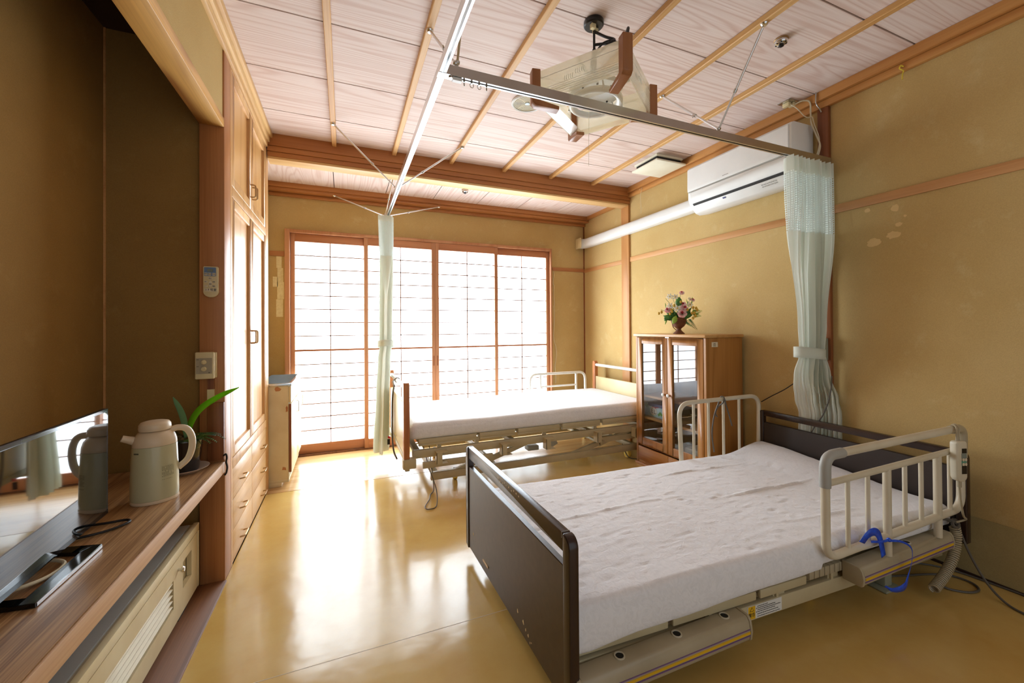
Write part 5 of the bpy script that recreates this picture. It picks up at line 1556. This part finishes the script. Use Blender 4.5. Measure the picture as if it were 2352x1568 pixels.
# paint chips and a small maker's plate on the footboard
random.seed(8)
b = MB(FXm)
def chip(y, z, r):
    n = 7
    pts = [(-.0116, y + r * random.uniform(.5, 1.2) * cos(2 * pi * k / n), z + r * random.uniform(.6, 1.6) * sin(2 * pi * k / n)) for k in range(n)]
    b.add(pts, [tuple(range(n))])
for y, z, r in ((.40, .150, .006), (.402, .143, .004), (-.13, .115, .006), (-.18, .105, .007), (-.20, .092, .005), (-.22, .085, .006), (-.235, .072, .004), (-.245, .078, .003)): chip(y, z, r)
b.build('paint_chip', M['tape'], ftb, flat=True, label='pale paint chips low on the dark footboard')
MB(FXm).prism(rounded_poly(.185, .255, .096, .106, .005, .005), 'x', -.0135, -.0116).build('name_plate', M['bronze'], ftb, label='small bronze plate near the bottom edge of the footboard')
b = MB(FXm); b.box(-.0134, .0134, -.4578, -.4566, .535, .5534); b.build('rail_seam', M['grey_pl'], ftb)
b = MB(FXm)
random.seed(12)
for i in range(10):
    y = .05 - i * .022 + random.uniform(-.006, .006); z = .533 + random.uniform(-.008, .008)
    b.add([(-.0136, y, z), (-.0136, y + .006, z + .002), (-.0136, y + .005, z + .006), (-.0136, y - .001, z + .005)], [(0, 1, 2, 3)])
b.build('rail_wear', M['bronze'], ftb, flat=True)
# under-frame
b = MB()
for y in (-.425, .425): b.box(.03, 1.955, y - .014, y + .014, .095, .150)
for x in (.10, .70, 1.25, 1.86): b.box(x - .018, x + .018, -.410, .410, .102, .145)
b.build('upper_frame', M['beige'], nb, bevel=.003)
b = MB()
for i, (xa, xb) in enumerate(((.035, .40), (.42, .79), (.81, 1.05), (1.30, 1.955))):
    b.box(xa, xb, -.440, .440, .182, .200)
    b.box(xa, xb, -.445, -.430, .168, .199); b.box(xa, xb, .430, .445, .168, .199)
b.build('deck', M['beige'], nb, bevel=.003)
b = MB()
for i in range(8): b.box(1.062 + i * .029, 1.088 + i * .029, -.448, .448, .180, .215)
b.build('bending_slats', M['beige_d'], nb, bevel=.003)
for x in (.60, .92, 1.22):
    b = MB(); b.box(x - .03, x + .03, -.43, -.41, .150, .182); b.box(x - .022, x - .010, -.438, -.40, .148, .183)
    b.build('deck_support', M['beige'], nb)
b = MB()
for y in (-.30, .30): b.box(.16, 1.80, y - .016, y + .016, .040, .080)
for x in (.18, .95, 1.78): b.box(x - .02, x + .02, -.285, .285, .042, .078)
b.build('base_frame', M['beige_d'], nb, bevel=.003)
for y in (-.27, .27):
    for xa, xb in ((.35, .75), (1.25, 1.65)): MB().bar((xa, y, .07), (xb, y, .125), .025, .03).build('lift_arm', M['grey_pl'], nb)
MB().obox((.98, 0, .085), (.36, .09, .07)).build('motor', M['grey_pl'], nb, bevel=.006)
for x, y in ((.20, -.30), (.20, .30), (1.22, -.33), (1.76, .30)):
    c = MB(); c.cyl((x, y - .012, .0255), (x, y + .012, .0255), .025, n=20)
    c.build('caster', M['yellow'] if x > 1.0 and y < 0 else M['grey_pl'], nb, bevel=.004)
c = MB(); c.box(1.56, 1.67, -.43, -.33, .0005, .012); c.box(1.59, 1.64, -.41, -.355, .012, .096)
c.build('rail_foot', M['green_grey'], nb, bevel=.006)
def socket(x0, x1, z0, z1, y0, y1, holes, tilt):
    """grey beige rail holder with purple and yellow stripes"""
    pc_ = Vector(((x0 + x1) / 2, (y0 + y1) / 2, z0))
    XS = Matrix.Translation(pc_) @ Matrix.Rotation(rad(1.0), 4, 'Z') @ Matrix.Rotation(rad(-tilt), 4, 'Y') @ Matrix.Translation(-pc_)
    MBs = lambda: MB(XS)
    prof = [(y0 + .006, z0), (y0, z0 + .006), (y0 - .004, z0 + (z1 - z0) * .45), (y0 + .001, z1 - .014), (y0 + .008, z1 - .003), (y0 + .014, z1), (y1, z1), (y1, z0)]
    s = MBs().prism(prof, 'x', x0 + .014, x1 - .010).build('rail_holder', M['beige_d'], nb, bevel=.002, seg=1)
    zc = z0 + (z1 - z0) * .40
    pf = lambda e: [(y - e * (1 if y < (y0 + y1) / 2 else 0), z) for y, z in prof]
    yf = y0 - .0042
    for dz, hh, m in ((.0105, .0014, 'purple'), (0, .0042, 'yellow'), (-.0105, .0014, 'purple')):
        MBs().box(x0 + .016, x1 - .012, yf - .0006, yf + .003, zc + dz - hh, zc + dz + hh).build('stripe', M[m], s)
    for xa, xb in ((x0, x0 + .0138), (x1 - .0098, x1)):
        MBs().prism([(y - (.002 if y < (y0 + y1) / 2 else -.002), z + (.002 if z > (z0 + z1) / 2 else -.002)) for y, z in prof], 'x', xa, xb).build('end_cap', M['beige_d'], s, bevel=.003)
    for x in holes:
        yc = (y0 + .016 + y1) / 2
        MBs().lathe([(.0125, z1 + .0003), (.0165, z1 + .0003), (.0165, z1 + .003), (.0125, z1 + .003), (.0125, z1 + .0003)], (x, yc, 0), 22).build('hole_rim', M['beige2'], s)
        MBs().lathe([(0, z1 + .0004), (.0122, z1 + .0004), (.0122, z1 + .0008), (0, z1 + .0008)], (x, yc, 0), 20).build('hole', M['black_m'], s)
    return s
socket(.035, .705, .076, .156, -.502, -.4405, (.200, .420, .625), 1.5)
socket(1.245, 1.885, .162, .232, -.512, -.446, (1.62,), 1.6)
# warning sticker on the frame bar
st = MB().box(.752, .922, -.4402, -.4394, .1000, .1475).build('warning_label', M['paper_white'], nb, label='white warning sticker with a yellow panel on the frame bar')
MB().box(.755, .789, -.4408, -.4403, .1010, .1465).build('yellow_panel', M['yellow'], st)
MB().tube([(.772 + .011 * cos(rad(90 + 120 * k)), -.4410, .1345 + .009 * sin(rad(90 + 120 * k))) for k in range(3)], .0010, 4, closed=True).build('triangle_mark', M['ink'], st)
text_mesh('警告', .0155, 'lettering', M['ink'], st, Matrix.Translation((.772, -.4411, .116)) @ RX, .0002)
b = MB(); random.seed(3)
for i, z in enumerate((.1415, .1350, .1285, .1220, .1140, .1055)):
    x = .799
    if i in (1, 3): b.box(.793, .796, -.4408, -.4404, z - .0016, z + .0016)
    end = (.852, .889, .915, .887, .903, .912)[i]
    while x < end:
        w = random.uniform(.003, .008)
        b.box(x, min(x + w, end), -.4408, -.4404, z - .0011, z + .0011); x += w + .0016
b.build('small_print', M['ink'], st)

# mattress and sheet (bed coordinates, turned with the bed)
NBM = Matrix.Translation((.59, 1.497, 0)) @ Matrix.Rotation(RB, 4, 'Z')
random.seed(31)
dents = []
for _ in range(620):
    dents.append((random.uniform(.08, 1.75), random.uniform(-.42, .42), random.uniform(.008, .030), random.uniform(.003, .006), random.uniform(-.0046, .0040)))
cells = {}
for d in dents:
    for ix in range(int((d[0] - .06) / .05), int((d[0] + .06) / .05) + 1): cells.setdefault(ix, []).append(d)
def nb_bump(x, y, side):
    n_ = noise.noise(Vector((x * 2.2, y * 3.0, 4.1))) * .006 + noise.noise(Vector((x * 26, y * 30, 2.1))) * .0016
    if side == 0:
        for dx, dy, lx, ly, h in cells.get(int(x / .05), ()):
            q = ((x - dx) / lx) ** 2 + ((y - dy) / ly) ** 2
            if q < 6: n_ += h * math.exp(-q)
        w = lambda a, b_: max(0, min(1, (x - a) * 5)) * max(0, min(1, (b_ - x) * 5))
        n_ += fold(y + .010 * sin(x * 5) - .03 * x, -.075, .010, .009) * w(1.02, 1.75)
        n_ += fold(y + .008 * sin(x * 7), .04, .008, .006) * w(.12, .95)
        n_ += fold(y + .006 * sin(x * 9 + 1), .285, .009, .007) * w(.9, 1.65)
        n_ += fold(y + .006 * sin(x * 9 + 1), -.33, .009, .006) * w(1.1, 1.6)
        if x > 1.62:                                  # the head part is raised a little towards the window side
            t = min(1, (x - 1.62) / .30); t = t * t * (3 - 2 * t)
            n_ += t * .050 * max(0, min(1, (y + .30) / .6))
    return n_
def nb_hem(x, y):
    h = .010 * noise.noise(Vector((x * 4, 0, 7.7)))
    if y < 0:
        h += .022 * max(0, min(1, (x - .55) / .7)) - .016 * max(0, 1 - abs(x - .1) / .3)
        if x > 1.1: h += .020
    return h
mt = MB(NBM)
mattress(mt, .024, 1.965, -.468, .472, .205, .336, .030, 230, 110, nb_bump, nb_hem)
mt.build('mattress', M['sheet'], org=(1.57, 1.45, .205), sharp=70, label='wrinkled white sheeted mattress on the near dark-boarded bed', cat='mattress')

# guard rail with grey corner and higher grip bar, camera side
gr = thing('bed_rail', (.59, 1.497, 0), 'beige guard rail with high grip bar on the camera side of the near bed', 'bed rail', rz=RB)
gy = -.497
def G(x, z, dy=0): return (x, gy + dy, z)
hoop = round_loop([G(1.078, .278), G(1.960, .330), G(1.985, .675), G(1.078, .665)], .06, 7)
lower = round_path([G(1.078, .560), G(1.078, .285), G(1.965, .335), G(1.972, .60)], .065, 8)
MB().tube(lower, .0148, 14).build('lower_hoop', M['beige2'], gr)
MB().tube([G(1.082, .562), G(1.965, .598)], .0125, 12).build('mid_rail', M['beige2'], gr)
MB().tube([G(1.160, .668), G(1.910, .688)], .0158, 14).build('grip_bar', M['beige2'], gr)
MB().tube(round_path([G(1.078, .550), G(1.078, .665), G(1.175, .668)], .05, 8), .0185, 14).build('corner_grip', M['grey_pl'], gr, label='grey corner grip of the guard rail')
MB().tube(round_path([G(1.895, .688), G(1.985, .690), G(1.978, .560)], .045, 8), [.0180] * 11, 14).build('far_corner_grip', M['beige_d'], gr)
MB().tube([G(1.902, .6875), G(1.925, .6885)], .0186, 14).build('grip_collar', M['grey_pl'], gr)
for x, r, zb_ in ((1.203, .0082, None), (1.322, .0082, None), (1.443, .0142, .228), (1.560, .0082, None), (1.672, .0082, None), (1.790, .0142, .238), (1.882, .0082, None)):
    t = (x - 1.078) / .887
    z0 = zb_ if zb_ else .285 + .05 * t
    MB().tube([G(x, z0), G(x, .562 + .036 * t)], r, 12).build('upright', M['beige2'], gr)
# rail on the far side of the near bed
lr = thing('bed_rail', (.59, 1.497, 0), 'beige rounded guard rail with thin uprights before the glass cabinet', 'bed rail', rz=RB)
ly = .492
MB().tube(round_path([(1.318, ly, .255), (1.300, ly, .672), (1.975, ly, .682), (1.965, ly, .255)], .085, 8), .0135, 14).build('hoop', M['beige2'], lr)
for x in (1.415, 1.535, 1.66, 1.795): MB().tube([(x, ly, .255), (x, ly, .674)], .0085, 12).build('upright', M['beige2'], lr)
MB().tube([(1.318, ly, .262), (1.965, ly, .262)], .012, 12).build('lower_bar', M['beige2'], lr)
b = MB(NBM)
b.tube(spline([(1.600, .512, .335), (1.592, .520, .45), (1.610, .520, .56), (1.632, .508, .640), (1.640, .492, .692), (1.648, .474, .690), (1.640, .474, .660), (1.632, .508, .625), (1.618, .515, .585), (1.628, .512, .560)], 9), .0042, 8)
b.tube(spline([(1.648, .474, .690), (1.668, .474, .630), (1.700, .48, .560), (1.725, .485, .50)], 9), .0042, 8)
b.build('grey_cable', M['cord_g'], org=(2.2, 1.93, .30), label='grey cord knotted over the guard rail before the glass cabinet', cat='cord')

# hand control hanging on the guard rail, its cord and the coil
hc = thing('hand_control', (.59, 1.497, 0), 'cream bed hand control with black and green keypad hung on the guard rail corner', 'remote control', rz=RB)
HM = Matrix.Translation((1.868, -.530, .566)) @ Matrix.Rotation(rad(-14), 4, 'Z')
def hp_(sx_=1, sz_=1): return [(x * sx_, z * sz_) for x, z in rounded_poly(-.026, .026, -.086, .086, .012, .024)]
MB(HM).prism(hp_(), 'y', -.016, .012).build('case', M['beige2'], hc, bevel=.005, seg=3)
MB(HM).box(-.002, .020, -.0172, -.0162, .036, .056).build('display', M['black'], hc)
MB(HM).box(-.004, .020, -.0170, -.0162, .014, .035).build('pale_pad', M['lcd'], hc)
MB(HM).box(-.004, .020, -.0170, -.0162, -.016, .0045).build('green_pad', M['teal'], hc)
b = MB(HM)
for z in (.009, -.0105):
    for x in (.002, .014): b.prism([(x + .0052 * cos(k * pi / 6), z + .0065 * sin(k * pi / 6)) for k in range(12)], 'y', -.0195, -.0172)
b.build('button', M['paper_w'], hc)
MB(HM).box(-.003, .020, -.0172, -.0162, -.052, -.0175).build('black_pad', M['black'], hc)
MB(HM).tube([(.002, -.002, -.086), (.002, -.002, -.112)], .0075, 12).build('strain_relief', M['beige_d'], hc)
hk_ = MB(NBM)
hk_.tube(spline([(1.862, -.530, .645), (1.866, -.528, .675), (1.885, -.520, .702), (1.915, -.497, .708), (1.935, -.478, .692)], 7), .004, 8)
hk_.tube(spline([(1.876, -.530, .645), (1.880, -.528, .675), (1.898, -.520, .704), (1.925, -.497, .709), (1.945, -.478, .692)], 7), .004, 8)
MBo = hk_.build('hanger', M['beige_d'], hc, fixn=True)
MBo.data.transform(NBM.inverted())
ccd = MB(NBM)
ccd.tube(spline([(1.871, -.532, .452), (1.878, -.534, .38), (1.900, -.532, .325), (1.935, -.525, .302), (1.925, -.510, .288), (1.905, -.505, .286)], 8), .0042, 8)
ccd.build('control_cord', M['beige_d'], org=(2.45, .90, .26), label='pale cord running down from the hand control to the tied bundle', cat='cord')
P = spline([(1.912, -.498, .262), (1.918, -.500, .225), (1.906, -.502, .180), (1.880, -.505, .140), (1.840, -.508, .105), (1.790, -.512, .078), (1.735, -.516, .058), (1.700, -.520, .048)], 8)
L_ = [0]
for p, q in zip(P, P[1:]): L_.append(L_[-1] + (q - p).length)
coil = []
turns = 34
for k in range(turns * 10 + 1):
    s = L_[-1] * k / (turns * 10)
    i = max(j for j in range(len(L_) - 1) if L_[j] <= s + 1e-9)
    t = (s - L_[i]) / max(1e-9, L_[i + 1] - L_[i])
    c = P[i].lerp(P[i + 1], t); d = (P[i + 1] - P[i]).normalized()
    a = d.cross(Vector((0, 1, 0.2))).normalized(); b2 = d.cross(a)
    coil.append(c + (a * cos(2 * pi * k / 10) + b2 * sin(2 * pi * k / 10)) * .0155)
MB(NBM).tube(coil, .0040, 6).build('coiled_cord', M['beige_d'], org=(2.4, .88, 0), label='thick grey-beige coiled cord drooping from the head corner of the near bed', cat='cord')
b = MB(NBM)
b.tube(spline([(1.878, -.490, .290), (1.905, -.500, .286), (1.925, -.505, .276), (1.905, -.510, .264), (1.885, -.505, .274), (1.905, -.495, .290), (1.930, -.498, .284), (1.922, -.508, .262), (1.905, -.51, .252)], 8), .006, 8)
b.tube(spline([(1.85, -.488, .300), (1.885, -.495, .294), (1.915, -.50, .276), (1.935, -.50, .250), (1.930, -.505, .230)], 8), .005, 8)
b.build('tied_cord_bundle', M['cord_g'], org=(2.48, .90, .22), label='knotted bundle of grey cords at the head end of the striped rail holder', cat='cord')
MB(NBM).tube(spline([(1.930, -.510, .235), (1.940, -.535, .15), (1.945, -.58, .06), (1.935, -.64, .010), (1.915, -.72, .006), (1.90, -.85, .006), (1.89, -1.0, .006)], 8), .0045, 8)\
    .build('power_cord', M['cord_g'], org=(2.49, .85, 0), label='grey power cord falling from the head corner and off along the floor to the right', cat='cord')
MB().tube(spline([(2.40, .945, .012), (2.42, .905, .006), (2.47, .865, .006), (2.53, .862, .006), (2.565, .90, .006), (2.55, .96, .006), (2.48, 1.00, .006), (2.36, 1.04, .006), (2.24, 1.08, .006), (2.10, 1.12, .006)], 9), .0045, 8)\
    .build('looped_flex', M['cord_g'], org=(2.45, .92, 0), label='dark cord making an oval loop on the floor by the right wall', cat='cord')
MB().tube(spline([(2.655, .60, .016), (2.645, .80, .006), (2.62, .96, .006), (2.55, 1.06, .006), (2.40, 1.12, .006), (2.25, 1.20, .006), (2.10, 1.30, .006)], 9), .004, 8)\
    .build('dark_cord', M['cord_g'], org=(2.5, 1.0, 0), label='thin dark cord lying along the foot of the right wall under the bed head', cat='cord')
# cord behind the headboard and across the curtain
MB().tube(spline([(2.640, 1.925, .630), (2.635, 1.85, .68), (2.625, 1.76, .735), (2.615, 1.70, .778), (2.60, 1.665, .80)], 8), .0030, 8)\
    .build('wall_flex', M['cord_b'], org=(2.63, 1.8, .63), label='black flex rising along the wall from the cabinet to behind the green curtain', cat='cord')
MB().tube(spline([(2.575, 1.450, .86), (2.550, 1.440, .80), (2.555, 1.455, .73), (2.565, 1.478, .67), (2.588, 1.515, .61), (2.594, 1.555, .55), (2.596, 1.59, .48)], 8), .0036, 8)\
    .build('curtain_flex', M['cord_g'], org=(2.53, 1.46, .42), label='dark grey flex lying across the lower folds of the right curtain', cat='cord')
# blue ribbon tied to the guard rail
rb = thing('blue_ribbon', (.59, 1.497, 0), 'bright blue plastic ribbon tied round the guard rail and hanging below it', 'ribbon', rz=RB)
def ribbon(path, w, nm, wn=(0, .3, 1)):
    P = spline(path, 8); b = MB(); vs = []; n = len(P)
    for i, p in enumerate(P):
        t = (P[min(i + 1, n - 1)] - P[max(i - 1, 0)]).normalized()
        s = t.cross(Vector(wn)); s = s.normalized() if s.length > 1e-4 else Vector((1, 0, 0))
        ww = w(i / (n - 1)) if callable(w) else w
        vs += [p - s * ww, p + s * ww + Vector((0, .003, 0))]
    b.add(vs, [(2 * i, 2 * i + 1, 2 * i + 3, 2 * i + 2) for i in range(n - 1)])
    return b.build(nm, M['blue'], rb, sharp=80, fixn=False, solid=.0012)
ribbon([(1.245, -.520, .325), (1.262, -.532, .358), (1.290, -.536, .366), (1.318, -.535, .348), (1.336, -.535, .305), (1.345, -.536, .262)], lambda u: .015, 'loop_end', (0, 1, 0.1))
ribbon([(1.275, -.534, .330), (1.33, -.538, .322), (1.375, -.540, .322)], .004, 'band', (0, 1, 0))
ribbon([(1.360, -.540, .322), (1.44, -.545, .305), (1.495, -.548, .272), (1.500, -.548, .225), (1.470, -.550, .170), (1.440, -.552, .135), (1.385, -.545, .130), (1.345, -.540, .150)], lambda u: .0040 + .0125 * max(0, 1 - abs(u - .72) / .22), 'long_tail', (0, 1, 0))
MB().ball((1.372, -.538, .322), .008, 6).build('knot', M['blue'], rb)
